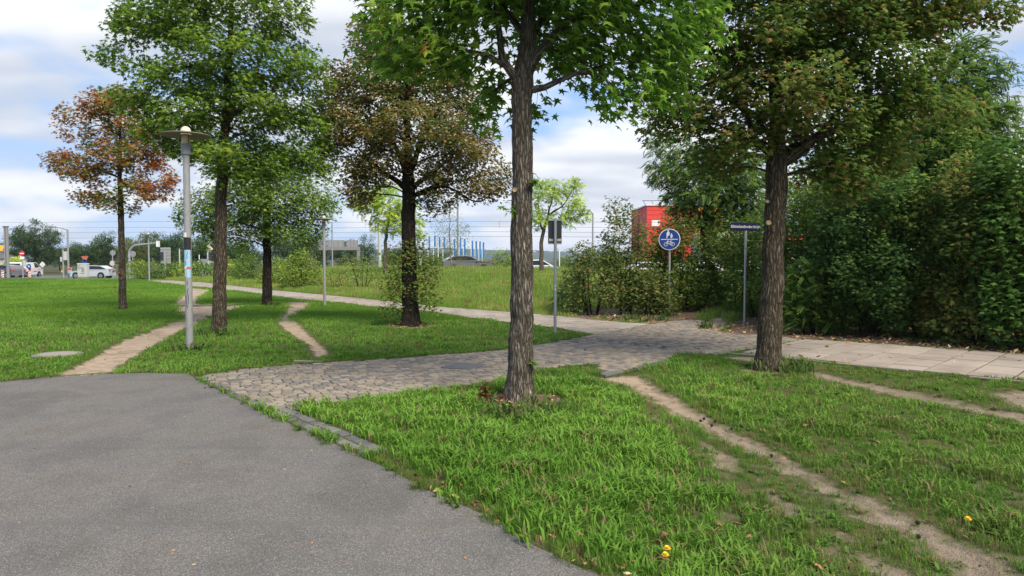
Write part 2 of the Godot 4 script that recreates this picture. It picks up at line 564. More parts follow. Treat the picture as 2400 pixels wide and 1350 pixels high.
func make_paving() -> void:
	bumps = noise(FastNoiseLite.TYPE_SIMPLEX_SMOOTH, 0.05, 3, 4)
	patch = noise(FastNoiseLite.TYPE_SIMPLEX_SMOOTH, 0.35, 3, 12)
	# asphalt square
	var edge := px([120, 886, 260, 878, 350, 876, 440, 878, 462, 892, 540, 932, 620, 970, 690, 1002, 770, 1037, 840, 1072, 920, 1108, 1000, 1152, 1100, 1194, 1180, 1238, 1270, 1292, 1400, 1352, 1540, 1420])
	var a := PackedVector2Array([Vector2(-34, -12.6), Vector2(-18, -10.9), flat(gp(-420, 922)), flat(gp(0, 897))])
	a.append_array(ragged_line(edge, 0.12, 0.018))
	a.append_array(PackedVector2Array([Vector2(2.2, 0.5), Vector2(3.0, 8.0), Vector2(-34, 8.0)]))
	asphalt_poly = a
	sheet("asphalt_square", a, 0.012, M.asphalt)
	zone(a, 0)
	# setts
	cobble_poly = px([452, 884, 540, 925, 620, 962, 672, 966, 850, 937, 1060, 911, 1185, 894, 1250, 872, 1330, 859, 1395, 856, 1412, 883, 1556, 852, 1590, 832, 1700, 832, 1885, 797, 1800, 790, 1720, 784, 1640, 772, 1655, 752, 1600, 752, 1530, 760, 1400, 784, 1372, 790, 1200, 820, 1100, 829, 930, 842, 760, 852, 600, 865])
	# concrete slab walks
	slab_left = px([1395, 786, 1300, 769, 1200, 758, 1050, 739, 960, 728, 850, 718, 770, 708, 700, 703, 640, 696, 560, 684, 500, 677, 440, 672, 350, 661, 340, 657, 400, 658, 480, 663, 560, 672, 650, 682, 760, 692, 900, 706, 1050, 722, 1200, 733, 1330, 744, 1420, 754, 1525, 761])
	slab_right = px([1732, 829, 1830, 838, 1960, 851, 2130, 869, 2270, 882, 2400, 895, 2700, 925, 3100, 962, 3100, 872, 2700, 851, 2400, 832, 2130, 812, 1990, 802, 1886, 797])
	zone(cobble_poly, 0)
	zone(slab_left, 0)
	zone(slab_right, 0)
	# bare trodden soil
	var trod := [
		["desire_path", [128, 886, 200, 847, 280, 803, 370, 770, 426, 748, 408, 724, 408, 706, 422, 690, 436, 674, 505, 680, 486, 690, 472, 702, 474, 714, 520, 718, 600, 712, 520, 735, 430, 772, 380, 800, 295, 846, 256, 876]],
		["curved_trail", [736, 838, 730, 815, 712, 800, 688, 788, 658, 766, 646, 748, 654, 734, 672, 722, 662, 706, 740, 710, 726, 723, 698, 738, 694, 752, 712, 774, 742, 798, 770, 826, 766, 836]],
		["worn_rut", [1408, 886, 1470, 912, 1520, 942, 1562, 965, 1640, 1006, 1740, 1056, 1870, 1120, 2000, 1194, 2140, 1274, 2250, 1352, 2360, 1430, 2600, 1430, 2420, 1350, 2300, 1290, 2150, 1212, 1995, 1150, 1866, 1082, 1745, 1022, 1645, 966, 1565, 920, 1520, 892, 1500, 880]],
		["worn_patch", [1530, 972, 1552, 996, 1592, 1012, 1606, 1004, 1590, 984, 1560, 970]],
		["worn_patch", [1620, 1026, 1662, 1066, 1706, 1102, 1734, 1100, 1712, 1070, 1672, 1046, 1640, 1022]],
		["worn_patch", [1770, 1150, 1812, 1186, 1860, 1218, 1912, 1222, 1890, 1190, 1842, 1172, 1796, 1142]],
		["worn_patch", [1986, 1296, 2032, 1338, 2080, 1380, 2190, 1390, 2134, 1342, 2080, 1318, 2020, 1290]],
		["worn_line", [1520, 958, 1560, 990, 1640, 1042, 1720, 1096, 1800, 1158, 1900, 1222, 2010, 1302, 2110, 1372, 2140, 1362, 2040, 1296, 1930, 1218, 1830, 1156, 1745, 1090, 1665, 1038, 1590, 986, 1545, 956]],
		["side_trail", [1820, 846, 1900, 878, 1930, 890, 2060, 920, 2200, 950, 2330, 978, 2420, 1000, 2420, 974, 2330, 958, 2210, 932, 2070, 904, 1950, 880, 1890, 862]],
		["bare_patch", [2322, 922, 2345, 944, 2400, 962, 2460, 968, 2460, 922, 2380, 914]],
		["bare_patch", [1700, 838, 1740, 846, 1790, 850, 1790, 838, 1740, 834]],
		["hedge_gap_track", [1636, 776, 1660, 748, 1690, 732, 1712, 724, 1740, 728, 1715, 748, 1700, 764, 1690, 776]],
	]
	for t in trod:
		var crisp: bool = t[0] in ["desire_path", "curved_trail"]
		var p := ragged(px(t[1]), 0.07, 0.05 if crisp else 0.09)
		var inner := Geometry2D.offset_polygon(p, -0.03 if crisp else -0.10)
		for q in inner:
			if t[0] != "worn_line":
				zone(q, 1)
		zone(p, 3)
		for q in Geometry2D.offset_polygon(p, 0.1 if crisp else 0.17):
			zone(q, 2)
	litter_poly = ragged(px([1640, 778, 1720, 786, 1850, 796, 1990, 803, 2130, 813, 2270, 823, 2400, 833, 2700, 852, 2900, 850, 2700, 800, 2400, 780, 2130, 765, 1900, 750, 1760, 740, 1700, 764]), 0.15, 0.08)
	verge_poly = ragged(px([1330, 742, 1420, 753, 1530, 760, 1600, 752, 1655, 750, 1690, 730, 1600, 722, 1450, 722, 1340, 726]), 0.15, 0.06)
	zone(litter_poly, 4)
	zone(verge_poly, 4)
	for f in [[1217, 942, 0.52], [962, 766, 0.55], [1800, 869, 0.34]]:
		zone(ragged(circle(flat(gp(f[0], f[1])), f[2], 24), 0.08, 0.16), 4)
	var rim := px([860, 1080, 920, 1108, 1000, 1152, 1100, 1194, 1180, 1238, 1270, 1292, 1400, 1352, 1540, 1420])
	zone(ragged(band(rim, -0.16), 0.1, 0.08), 2)
	make_setts()
	make_slabs("slab_walk", slab_left, flat(gp(1300, 769)), (flat(gp(850, 718)) - flat(gp(1300, 769))).normalized(), 0.5, 0.62)
	make_slabs("slab_walk", slab_right, flat(gp(1830, 838)), (flat(gp(2400, 895)) - flat(gp(1830, 838))).normalized(), 0.52, 0.86)
	make_edging()

func ragged_line(p: PackedVector2Array, step: float, amount: float) -> PackedVector2Array:
	var o := PackedVector2Array()
	for i in p.size() - 1:
		var n := maxi(1, int(p[i].distance_to(p[i + 1]) / step))
		for k in n:
			var q := p[i].lerp(p[i + 1], float(k) / n)
			o.append(q + Vector2(bumps.get_noise_2d(q.x * 60.0, q.y * 60.0), bumps.get_noise_2d(q.x * 60.0 + 90.0, q.y * 60.0)) * amount)
	o.append(p[p.size() - 1])
	return o

func stone_block(mb: MB, xf: Transform3D, size: Vector3, r: RandomNumberGenerator) -> void:   # a worn block: base outline, rounded shoulder, low dome
	var low := []
	var top := []
	for k in 8:
		var a := TAU * (k + 0.5) / 8.0
		var c := Vector2(signf(cos(a)) * pow(absf(cos(a)), 0.25), signf(sin(a)) * pow(absf(sin(a)), 0.25))
		c *= r.randf_range(0.95, 1.02)
		low.append(xf * Vector3(c.x * size.x / 2, -size.y, c.y * size.z / 2))
		top.append(xf * Vector3(c.x * size.x * 0.478, r.randf_range(-0.003, 0.001), c.y * size.z * 0.478))
	var shoulder := []
	for k in 8:
		var s: Vector3 = low[k].lerp(top[k], 0.2)
		s.y = xf.origin.y - size.y * 0.28
		shoulder.append(s)
	var n := mb.v.size()
	for k in 8: mb.vert(low[k])
	for k in 8: mb.vert(shoulder[k])
	for k in 8: mb.vert(top[k])
	var m := mb.vert(xf * Vector3(r.randf_range(-0.01, 0.01), 0.002, r.randf_range(-0.01, 0.01)))
	for k in 8:
		var j := (k + 1) % 8
		for b in [0, 8]:
			mb.tri(n + b + k, n + b + j, n + b + 8 + k)
			mb.tri(n + b + j, n + b + 8 + j, n + b + 8 + k)
		mb.tri(n + 16 + k, n + 16 + j, m)

func make_soil() -> void:      # the near ground: trodden earth is bare and lies a little lower, between the grass it is darker loam
	var mb := MB.new()
	mb.colored = true
	var rows := []
	var d := 2.4
	while d < 47.0:
		rows.append(-d)
		d *= 1.0055
	var cols := 520
	var grain := noise(FastNoiseLite.TYPE_SIMPLEX_SMOOTH, 2.6, 4, 88, 0.6)
	var loam := noise(FastNoiseLite.TYPE_SIMPLEX_SMOOTH, 0.9, 3, 89)
	for z in rows:
		for k in cols + 1:
			var x: float = (float(k) / cols * 2.0 - 1.0) * (0.86 * -z + 2.2)
			var w := grain.get_noise_2d(x, z)
			var q := Vector2(x + 0.10 * w, z + 0.10 * grain.get_noise_2d(x + 40.0, z))
			var kind := zone_at(q)
			var y := height(x, z) + 0.008 * w
			var l := loam.get_noise_2d(x, z)
			var c := Color(0.115, 0.105, 0.05).lerp(Color(0.075, 0.095, 0.03), clampf(0.5 + 1.5 * l, 0.0, 1.0))
			var right := smoothstep(0.5, 2.5, x + (z + 6.0) * 0.3) * (1.0 - smoothstep(15.0, 18.0, -z))
			var bare := Color(0.44, 0.345, 0.255).lerp(Color(0.30, 0.245, 0.19), right)
			bare = bare.lerp(Color(0.20, 0.155, 0.11), clampf(0.9 * l + 0.25 * w, 0.0, 0.5))
			if kind == 0:
				y = -0.012
			elif kind == 1:
				c = bare
				y -= 0.018
			elif kind == 3:
				c = c.lerp(bare, clampf(0.62 + 0.9 * w, 0.0, 1.0))
				y -= 0.008
			elif kind == 2:
				c = c.lerp(bare, clampf(-0.1 + 0.9 * w + 0.4 * l, 0.0, 0.6))
			elif kind == 4:
				c = Color(0.15, 0.105, 0.07).lerp(Color(0.25, 0.19, 0.14), clampf(0.4 + w, 0.0, 1.0))
			elif right > 0.2:
				c = c.lerp(bare, right * clampf(-0.25 + 1.0 * l + 0.6 * w, 0.0, 0.4))
			mb.tint = c
			mb.vert(Vector3(x, y, z), Vector2(x, z))
	for i in rows.size() - 1:
		for k in cols:
			var p := i * (cols + 1) + k
			var q := p + cols + 1
			mb.tri(p, q, p + 1)
			mb.tri(p + 1, q, q + 1)
	structure("lawn_soil", mb, M.earth, true)

func make_setts() -> void:
	var r := RandomNumberGenerator.new()
	r.seed = 41
	var bed := sheet("cobbled_path", cobble_poly, 0.006, M.bed)
	var dir := (flat(gp(1330, 859)) - flat(gp(760, 935))).normalized()
	var nor := Vector2(-dir.y, dir.x)
	var o := flat(gp(900, 900))
	var inner: Array = Geometry2D.offset_polygon(cobble_poly, -0.05)
	var cells := []
	var row := 0
	var tv := -9.0
	while tv < 11.0:
		var depth := r.randf_range(0.10, 0.12)
		var tu := -7.0 + r.randf() * 0.15
		while tu < 14.0:
			var w := r.randf_range(0.105, 0.155)
			var wave := 0.22 * sin(tu * 0.55) + 0.08 * sin(tu * 1.9 + 2.0)
			var q := o + dir * (tu + w / 2) + nor * (tv + depth / 2 + wave)
			tu += w
			var bare := 0.0
			for k in inner:
				if Geometry2D.is_point_in_polygon(q, k):
					bare = 1.0
			if bare > 0.0 and bumps.get_noise_2d(q.x * 22.0 + 70.0, q.y * 22.0) < 0.85:
				cells.append([q, w - 0.006, depth - 0.006, r.randf_range(-0.06, 0.06) + atan2(-dir.y, dir.x) - 0.12 * cos(tu * 0.55)])
		tv += depth
		row += 1
	cells.sort_custom(func(x, y): return x[0].length_squared() < y[0].length_squared())
	var variants := []
	for k in 8:
		var mb := MB.new()
		stone_block(mb, Transform3D.IDENTITY, Vector3(1, 0.03, 1), r)
		variants.append(mb.mesh(true))
	var rest := MB.new()
	rest.colored = true
	var tones := [Color(0.285, 0.24, 0.19), Color(0.32, 0.275, 0.22), Color(0.24, 0.21, 0.18), Color(0.35, 0.30, 0.235), Color(0.20, 0.185, 0.17), Color(0.30, 0.25, 0.19)]
	for i in cells.size():
		var c: Array = cells[i]
		var y := 0.026 + r.randf_range(-0.005, 0.006)
		var b := Basis.from_euler(Vector3(r.randf_range(-0.03, 0.03), c[3], r.randf_range(-0.03, 0.03)))
		if i < 300:
			var s := part_of("cobblestone", variants[r.randi() % 8], M["sett%d" % (r.randi() % 6)], bed)
			s.transform = Transform3D(b * Basis.from_scale(Vector3(c[1], 1, c[2])), Vector3(c[0].x, y, c[0].y))
		else:
			rest.tint = tones[r.randi() % 6] * r.randf_range(0.85, 1.12)
			stone_block(rest, Transform3D(b, Vector3(c[0].x, y, c[0].y)), Vector3(c[1], 0.03, c[2]), r)
	var more := part("cobblestones_beyond", rest, M.setts, bed, true)
	more.set_meta("kind", "stuff")
	# iron cover set in the stones
	var cover := thing("cable_cover", "small dark square iron cover set into the cobbles behind the sweetgum trunk", "cover", Vector3(gp(1086, 863).x, 0.03, gp(1086, 863).z), "", atan2(-dir.y, dir.x) + 0.5)
	var mb := MB.new()
	mb.box(Vector3(0.5, 0.03, 0.5), Transform3D.IDENTITY, 0.004)
	part("frame", mb, M.edge1, cover)
	mb = MB.new()
	mb.box(Vector3(0.42, 0.012, 0.42), Transform3D(Basis.IDENTITY, Vector3(0, 0.015, 0)), 0.003)
	part("lid", mb, M.edge0, cover)

func make_slabs(called: String, poly: PackedVector2Array, o: Vector2, dir: Vector2, along: float, across: float) -> void:
	var r := RandomNumberGenerator.new()
	r.seed = 77 + int(o.x * 10.0)
	var bed := sheet(called, poly, -0.004, M.joint)
	var nor := Vector2(-dir.y, dir.x)
	var meshes := []
	for k in 4:
		var mb := MB.new()
		mb.box(Vector3(along - 0.032, 0.05, across - 0.032), Transform3D.IDENTITY, 0.005)
		meshes.append(mb.mesh())
	var cells := []
	for i in range(-60, 160):
		var shift: float = 0.5 * across * (i % 2)
		for k in range(-16, 17):
			var c := o + dir * ((i + 0.5) * along) + nor * ((k + 0.5) * across + shift)
			var q := PackedVector2Array([c - dir * along / 2 - nor * across / 2, c + dir * along / 2 - nor * across / 2, c + dir * along / 2 + nor * across / 2, c - dir * along / 2 + nor * across / 2])
			if c.length() > 75.0:
				continue
			var kept := Geometry2D.intersect_polygons(q, poly)
			if kept.is_empty():
				continue
			var area := 0.0
			for w in kept[0].size():
				area += kept[0][w].cross(kept[0][(w + 1) % kept[0].size()]) / 2
			if absf(area) < 0.012:
				continue
			cells.append([c, q, kept[0], absf(area) > along * across * 0.995])
	cells.sort_custom(func(x, y): return x[0].length_squared() < y[0].length_squared())
	var rest := MB.new()
	for i in cells.size():
		var c: Array = cells[i]
		var y := 0.02 + r.randf_range(-0.003, 0.003)
		if c[3] and i < 300:
			var s := part_of("paving_slab", meshes[0], M["slab%d" % (r.randi() % 4)], bed)
			s.transform = Transform3D(Basis.from_euler(Vector3(r.randf_range(-0.004, 0.004), atan2(-dir.y, dir.x), r.randf_range(-0.004, 0.004))), Vector3(c[0].x, y - 0.025, c[0].y))
		else:
			var trimmed := Geometry2D.offset_polygon(c[2], -0.016)
			if trimmed.is_empty():
				continue
			var mb := rest if i >= 300 else MB.new()
			mb.prism(trimmed[0], 0.05, Transform3D(Basis(Vector3.RIGHT, Vector3(0, 0, 1), Vector3(0, 1, 0)), Vector3(0, y - 0.05, 0)))
			if i < 300:
				part("paving_slab", mb, M["slab%d" % (r.randi() % 4)], bed)
	if rest.v.size():
		var more := part("paving_slabs_beyond", rest, M.slab0, bed)
		more.set_meta("kind", "stuff")

func stones_along(owner_node: Node, called: String, line: PackedVector2Array, offset: float, width: float, length: float, tall: float, mats: Array, r: RandomNumberGenerator) -> void:
	var total := 0.0
	var at_seg := 0
	var left := 0.0
	while at_seg < line.size() - 1:
		var a := line[at_seg]
		var b := line[at_seg + 1]
		var d := (b - a).normalized()
		var l := length * r.randf_range(0.8, 1.25)
		var p := a + d * (left + l / 2)
		if left + l > a.distance_to(b) + l * 0.3:
			at_seg += 1
			left = 0.0
			continue
		left += l
		total += l
		p += Vector2(-d.y, d.x) * offset
		var mb := MB.new()
		mb.box(Vector3(l - 0.022, 0.06, width * r.randf_range(0.93, 1.0) - 0.016), Transform3D.IDENTITY, 0.008)
		var s := part(called, mb, mats[r.randi() % mats.size()], owner_node)
		s.transform = Transform3D(Basis.from_euler(Vector3(r.randf_range(-0.02, 0.02), atan2(-d.y, d.x) + r.randf_range(-0.03, 0.03), r.randf_range(-0.015, 0.015))), Vector3(p.x, tall - 0.03 + r.randf_range(-0.004, 0.004), p.y))

func make_edging() -> void:
	var r := RandomNumberGenerator.new()
	r.seed = 5
	var greys := [M.edge0, M.edge1, M.edge2, M.edge3]
	var row := px([470, 893, 540, 930, 620, 966, 690, 998, 770, 1033, 850, 1072])
	var inner := band(row, 0.06).slice(row.size())
	inner.reverse()
	var bed := sheet("edging_row", band(inner, -0.34), 0.009, M.bed)
	zone(band(row, -0.27), 0)
	stones_along(bed, "edging_stone", row, -0.065, 0.125, 0.2, 0.0155, greys, r)
	stones_along(bed, "edging_stone", row, -0.195, 0.125, 0.19, 0.017, greys, r)
	# pale kerb where the asphalt meets the lawn and the trodden path
	var kerb := px([0, 896, 120, 884, 260, 874, 350, 870, 430, 866])
	var kb := sheet("lawn_kerb", band(kerb, 0.09), 0.014, M.bed)
	zone(band(kerb, 0.09), 0)
	stones_along(kb, "kerb_stone", kerb, 0.045, 0.085, 1.0, 0.03, [M.slab1, M.slab3], r)
	# kerb between the setts and the worn rut
	var lip := px([1404, 884, 1480, 868, 1562, 852])
	var lb := sheet("sett_kerb", band(lip, 0.12), 0.016, M.bed)
	stones_along(lb, "kerb_stone", lip, 0.06, 0.12, 0.55, 0.045, greys, r)
	# thin concrete edging boards beside the slabs
	var board := px([1700, 830, 1830, 841, 1960, 854, 2130, 872, 2270, 886, 2400, 899, 2700, 930])
	var bb := sheet("slab_edging", band(board, 0.07), 0.016, M.bed)
	stones_along(bb, "edging_board", board, 0.035, 0.06, 1.0, 0.04, [M.slab1, M.slab3, M.edge2], r)
	var old := px([690, 848, 760, 850])
	var ob := sheet("old_kerb", band(old, 0.08), 0.016, M.bed)
	stones_along(ob, "kerb_stone", old, 0.04, 0.08, 0.5, 0.03, [M.slab1, M.slab2], r)
	var step := px([404, 716, 470, 717, 545, 715])
	var sb := sheet("trail_kerb", band(step, 0.16), 0.016, M.bed)
	stones_along(sb, "kerb_stone", step, 0.08, 0.15, 0.6, 0.04, [M.edge1, M.edge2], r)
	# manhole in the left lawn
	var mp := gp(135, 835)
	zone(circle(flat(mp), 0.36), 0)
	var man := thing("manhole_cover", "round pale concrete manhole cover sunk in the left lawn", "manhole cover", Vector3(mp.x, 0.0, mp.z))
	var mb := MB.new()
	mb.lathe([Vector2(0.30, 0.0), Vector2(0.37, 0.0), Vector2(0.37, 0.035), Vector2(0.35, 0.045), Vector2(0.31, 0.045), Vector2(0.30, 0.03)], 28)
	part("frame", mb, M.edge2, man)
	mb = MB.new()
	mb.lathe([Vector2(0.295, 0.0), Vector2(0.295, 0.036), Vector2(0.285, 0.042), Vector2(0.0, 0.044)], 28)
	part("lid", mb, M.slab1, man)

func circle(c: Vector2, r: float, n := 16) -> PackedVector2Array:
	var p := PackedVector2Array()
	for i in n:
		p.append(c + Vector2(cos(TAU * i / n), sin(TAU * i / n)) * r)
	return p

# ---------------------------------------------------------------- plants
var L := {}

func fan(points: Array, sag := 0.12) -> ArrayMesh:     # a lobed leaf: stem at the origin, tip towards -z
	var mb := MB.new()
	var m := mb.vert(Vector3(0, 0.03, -0.34))
	var first := mb.v.size()
	for p in points:
		mb.vert(Vector3(p[0], -sag * absf(p[0]) * 1.6 - sag * absf(p[1] - 0.34), -p[1]))
	for i in points.size():
		mb.tri(m, first + i, first + (i + 1) % points.size())
	return mb.mesh()

func make_leaves() -> void:
	L.star = fan([[0.0, 0.0], [-0.13, 0.15], [-0.42, 0.02], [-0.23, 0.29], [-0.55, 0.48], [-0.15, 0.47], [0.0, 1.0], [0.15, 0.47], [0.55, 0.48], [0.23, 0.29], [0.42, 0.02], [0.13, 0.15]], 0.16)
	L.maple = fan([[0.0, 0.05], [-0.34, 0.08], [-0.27, 0.28], [-0.52, 0.56], [-0.2, 0.58], [0.0, 0.98], [0.2, 0.58], [0.52, 0.56], [0.27, 0.28], [0.34, 0.08]], 0.2)
	L.oval = fan([[0.0, 0.0], [-0.22, 0.22], [-0.26, 0.5], [-0.13, 0.8], [0.0, 1.0], [0.13, 0.8], [0.26, 0.5], [0.22, 0.22]], 0.18)
	var r := RandomNumberGenerator.new()
	r.seed = 9
	# feathered leaf of a locust: leaflets in pairs along a drooping stalk
	var mb := MB.new()
	for i in 9:
		var t := (i + 1.0) / 9.0
		var y := -0.35 * t * t
		for s in ([-1.0, 1.0] if i < 8 else [0.0]):
			var base := Vector3(0, y, -t)
			var out := Vector3(s * 0.24, -0.05, -0.05) if s != 0.0 else Vector3(0, -0.08, -0.22)
			var side := out.cross(Vector3.UP).normalized() * 0.085
			mb.face([base, base + out * 0.5 + side, base + out, base + out * 0.5 - side])
	mb.face([Vector3(-0.008, 0, 0), Vector3(0.008, 0, 0), Vector3(0.0, -0.35, -1.0)])
	L.feather = mb.mesh()
	# spray: a handful of small leaves for trees far off
	for k in 3:
		mb = MB.new()
		for i in 12:
			var p := Vector3(r.randfn(), r.randfn() * 0.7, r.randfn()) * 0.42
			var n := Vector3(r.randfn(), 1.2 + r.randfn() * 0.6, r.randfn()).normalized()
			var a := n.cross(Vector3(r.randfn(), r.randfn(), r.randfn())).normalized() * r.randf_range(0.14, 0.26)
			var b := n.cross(a) * 0.55
			mb.face([p - a, p + b, p + a, p - b])
		L["spray%d" % k] = mb.mesh()
	# grasses
	for k in 3:
		L["fine%d" % k] = tuft(r, 16, 0.005, 0.10, 0.06, 0.8)
		L["broad%d" % k] = tuft(r, 9, 0.015, 0.135, 0.07, 1.15)
	L.weed = tuft(r, 11, 0.024, 0.07, 0.035, 1.6)
	L.turf = tuft(r, 30, 0.013, 0.07, 0.22, 0.8)
	L.rough = tuft(r, 30, 0.014, 0.34, 0.25, 0.45)

func tuft(r: RandomNumberGenerator, n: int, wide: float, tall: float, spread: float, lean: float) -> ArrayMesh:
	var mb := MB.new()
	for i in n:
		var a := r.randf() * TAU
		var p := Vector3(cos(a), 0, sin(a)) * spread * sqrt(r.randf())
		var turn := r.randf() * TAU
		var out := Vector3(cos(turn), 0, sin(turn))
		var side := Vector3(-out.z, 0, out.x) * wide * r.randf_range(0.7, 1.2) * 0.5
		var h := tall * r.randf_range(0.5, 1.15)
		var bend := lean * r.randf_range(0.3, 1.0)
		var m := p + Vector3(0, h * 0.6, 0) + out * h * bend * 0.3
		var tip := p + Vector3(0, h * (1.0 - bend * 0.25), 0) + out * h * bend * 0.9
		var n0 := mb.vert(p - side * 0.7)
		mb.vert(p + side * 0.7)
		mb.vert(m + side + Vector3(0, -0.2 * side.length(), 0))
		mb.vert(m - side)
		mb.vert(tip)
		mb.tri(n0, n0 + 1, n0 + 2)
		mb.tri(n0, n0 + 2, n0 + 3)
		mb.tri(n0 + 3, n0 + 2, n0 + 4)
	return mb.mesh()

func pick(colors: Array, r: RandomNumberGenerator, bias := 0.0) -> Color:
	var t := lerpf(r.randf(), 1.0 if bias > 0.0 else 0.0, minf(absf(bias), 0.6))
	var sum := 0.0
	for c in colors:
		sum += c[1]
	t *= sum
	for c in colors:
		t -= c[1]
		if t <= 0.0:
			return c[0] * r.randf_range(1.05, 1.95)
	return colors[0][0]

func leaf_basis(outward: Vector3, droop: float, r: RandomNumberGenerator, size: float) -> Basis:
	var tip := (outward * 0.7 + Vector3(r.randfn() * 0.6, -droop + r.randfn() * 0.35, r.randfn() * 0.6)).normalized()
	var up := (Vector3.UP * 1.1 + outward * 0.5 + Vector3(r.randfn(), r.randfn(), r.randfn()) * 0.45)
	var right := tip.cross(up).normalized()
	if right.length_squared() < 0.5:
		right = Vector3.RIGHT
	up = right.cross(tip)
	return Basis(right * size, up * size, -tip * size)

# A tree or shrub. spec: pos, trunk [[point, radius]...], limbs [[[point, radius]...]...], lobes [[centre, radii]...], clusters, each, spread, leaf, size, colors, droop, bark, seed,
# auto (limbs towards the lobes), keep (leaves that become parts of their own), gap (share of clusters left out where the crown thins)
func grow(node: Node3D, s: Dictionary) -> void:
	var r := RandomNumberGenerator.new()
	r.seed = s.seed
	var o: Vector3 = node.position
	var knots := PackedVector3Array()
	var thick := PackedFloat32Array()
	var bark: FastNoiseLite = noise(FastNoiseLite.TYPE_SIMPLEX, 1.0, 2, s.seed)
	var wood := MB.new()
	var trunk: Array = s.get("trunk", [])
	if trunk.size():
		var line := smooth_line(trunk, 0.07 if s.get("near", false) else 0.3, 0.018 if s.get("near", false) else 0.05, bark)
		var tm := MB.new()
		tm.tube(local(line[0], o), line[1], 40 if s.get("near", false) else 12, s.get("ridge", 0.055) if s.get("near", false) else 0.03, bark)
		part("trunk", tm, M[s.bark], node, true)
		for i in line[0].size():
			if line[0][i].y > s.get("crown_from", 0.0) + o.y:
				knots.append(line[0][i])
				thick.append(line[1][i])
	var limbs: Array = s.get("limbs", []).duplicate()
	if s.get("auto", true):
		for lobe in s.lobes:
			var c: Vector3 = lobe[0]
			var best := 0
			var cost := 1e9
			for i in knots.size():
				var d := c - knots[i]
				var k := d.length() + maxf(0.0, knots[i].y - c.y + 0.25 * Vector2(d.x, d.z).length()) * 3.0
				if k < cost:
					cost = k
					best = i
			if knots.size():
				var p := knots[best]
				var d := c - p
				var r0 := minf(thick[best] * 0.5, 0.008 + d.length() * 0.012)
				limbs.append([[p, r0], [p + d * 0.35 + Vector3(r.randfn(), r.randf() * 1.5 + 0.5, r.randfn()) * d.length() * 0.05, r0 * 0.75], [p + d * 0.7 + Vector3(r.randfn(), r.randfn(), r.randfn()) * d.length() * 0.05, r0 * 0.5], [c, r0 * 0.3]])
	for l in limbs:
		var line := smooth_line(l, 0.12, 0.02, bark)
		var lm := MB.new()
		lm.tube(local(line[0], o), line[1], 9 if s.get("near", false) else 6, 0.04, bark)
		part("limb", lm, M[s.bark], node, true)
		for i in range(1, line[0].size()):
			knots.append(line[0][i])
			thick.append(line[1][i])
	# leaf clusters through the crown
	var points := []
	var volume := []
	var total := 0.0
	for lobe in s.lobes:
		total += pow(lobe[1].x * lobe[1].y * lobe[1].z, 0.62)
		volume.append(total)
	var holes := noise(FastNoiseLite.TYPE_SIMPLEX_SMOOTH, 1.1 / s.get("hole", 1.0), 2, s.seed + 5)
	var tries := 0
	while points.size() < s.clusters and tries < s.clusters * 8:
		tries += 1
		var t := r.randf() * total
		var k := 0
		while volume[k] < t:
			k += 1
		var d := Vector3(r.randfn(), r.randfn(), r.randfn()).normalized() * pow(r.randf(), 0.42)
		var p: Vector3 = s.lobes[k][0] + d * s.lobes[k][1]
		if p.y < o.y + s.get("floor", 0.1) or holes.get_noise_3dv(p) < s.get("gap", -0.35):
			continue
		var crowd := false
		var room: float = (s.spread * s.get("room", 0.75)) ** 2
		for e in points:
			if e[1].distance_squared_to(p) < room:
				crowd = true
				break
		if crowd:
			continue
		var near := 1e9
		for i in range(0, knots.size(), 4):
			near = minf(near, knots[i].distance_squared_to(p))
		points.append([near, p])
	points.sort_custom(func(a, b): return a[0] < b[0])
	var buffer := PackedFloat32Array()
	var kept := []
	var axis := Vector3(o.x, 0, o.z)
	var tone := noise(FastNoiseLite.TYPE_SIMPLEX_SMOOTH, 0.6, 2, s.seed + 11)
	var keep: int = s.get("keep", 0)
	for q in points:
		var p: Vector3 = q[1]
		var best := -1
		var cost := 1e9
		for i in knots.size():
			var d := p - knots[i]
			var k := d.length_squared() + (0.5 if d.y < 0.0 else 0.0) * d.length()
			if k < cost:
				cost = k
				best = i
		if best >= 0:
			var a := knots[best]
			var d := p - a
			var len := d.length()
			if len > 0.03:
				var bow := Vector3(r.randfn() * 0.08, 0.10, r.randfn() * 0.08) * len
				var r0 := minf(thick[best] * 0.7, 0.0035 + 0.010 * len)
				var mid := a + d * 0.5 + bow
				wood.tube(local(PackedVector3Array([a, mid, p]), o), PackedFloat32Array([r0, r0 * 0.7, 0.0025]), 4, 0.0, null, false)
				knots.append(mid)
				thick.append(r0 * 0.7)
				knots.append(p)
				thick.append(r0 * 0.5)
		var rad: float = s.spread
		var around := (p - (axis + Vector3(0, p.y - 0.3, 0))).normalized()
		for i in int(s.each * r.randf_range(0.6, 1.4)):
			var off := Vector3(r.randfn(), r.randfn(), r.randfn()).normalized() * pow(r.randf(), 0.4) * rad * Vector3(1.0, 0.72, 1.0)
			var w := p + off
			if w.y < o.y + 0.02:
				continue
			var outward := (around + off / (rad * 2.0)).normalized()
			var size: float = s.size * r.randf_range(0.65, 1.2)
			var c := pick(s.colors, r, tone.get_noise_3dv(w) * s.get("patchy", 0.5))
			var x := leaf_basis(outward, s.droop, r, size)
			if keep > 0:
				kept.append([w.distance_squared_to(Vector3(0, EYE, 0)) if in_frame(w) else 1e6, x, w - o, c])
			else:
				put(buffer, x, w - o, c)
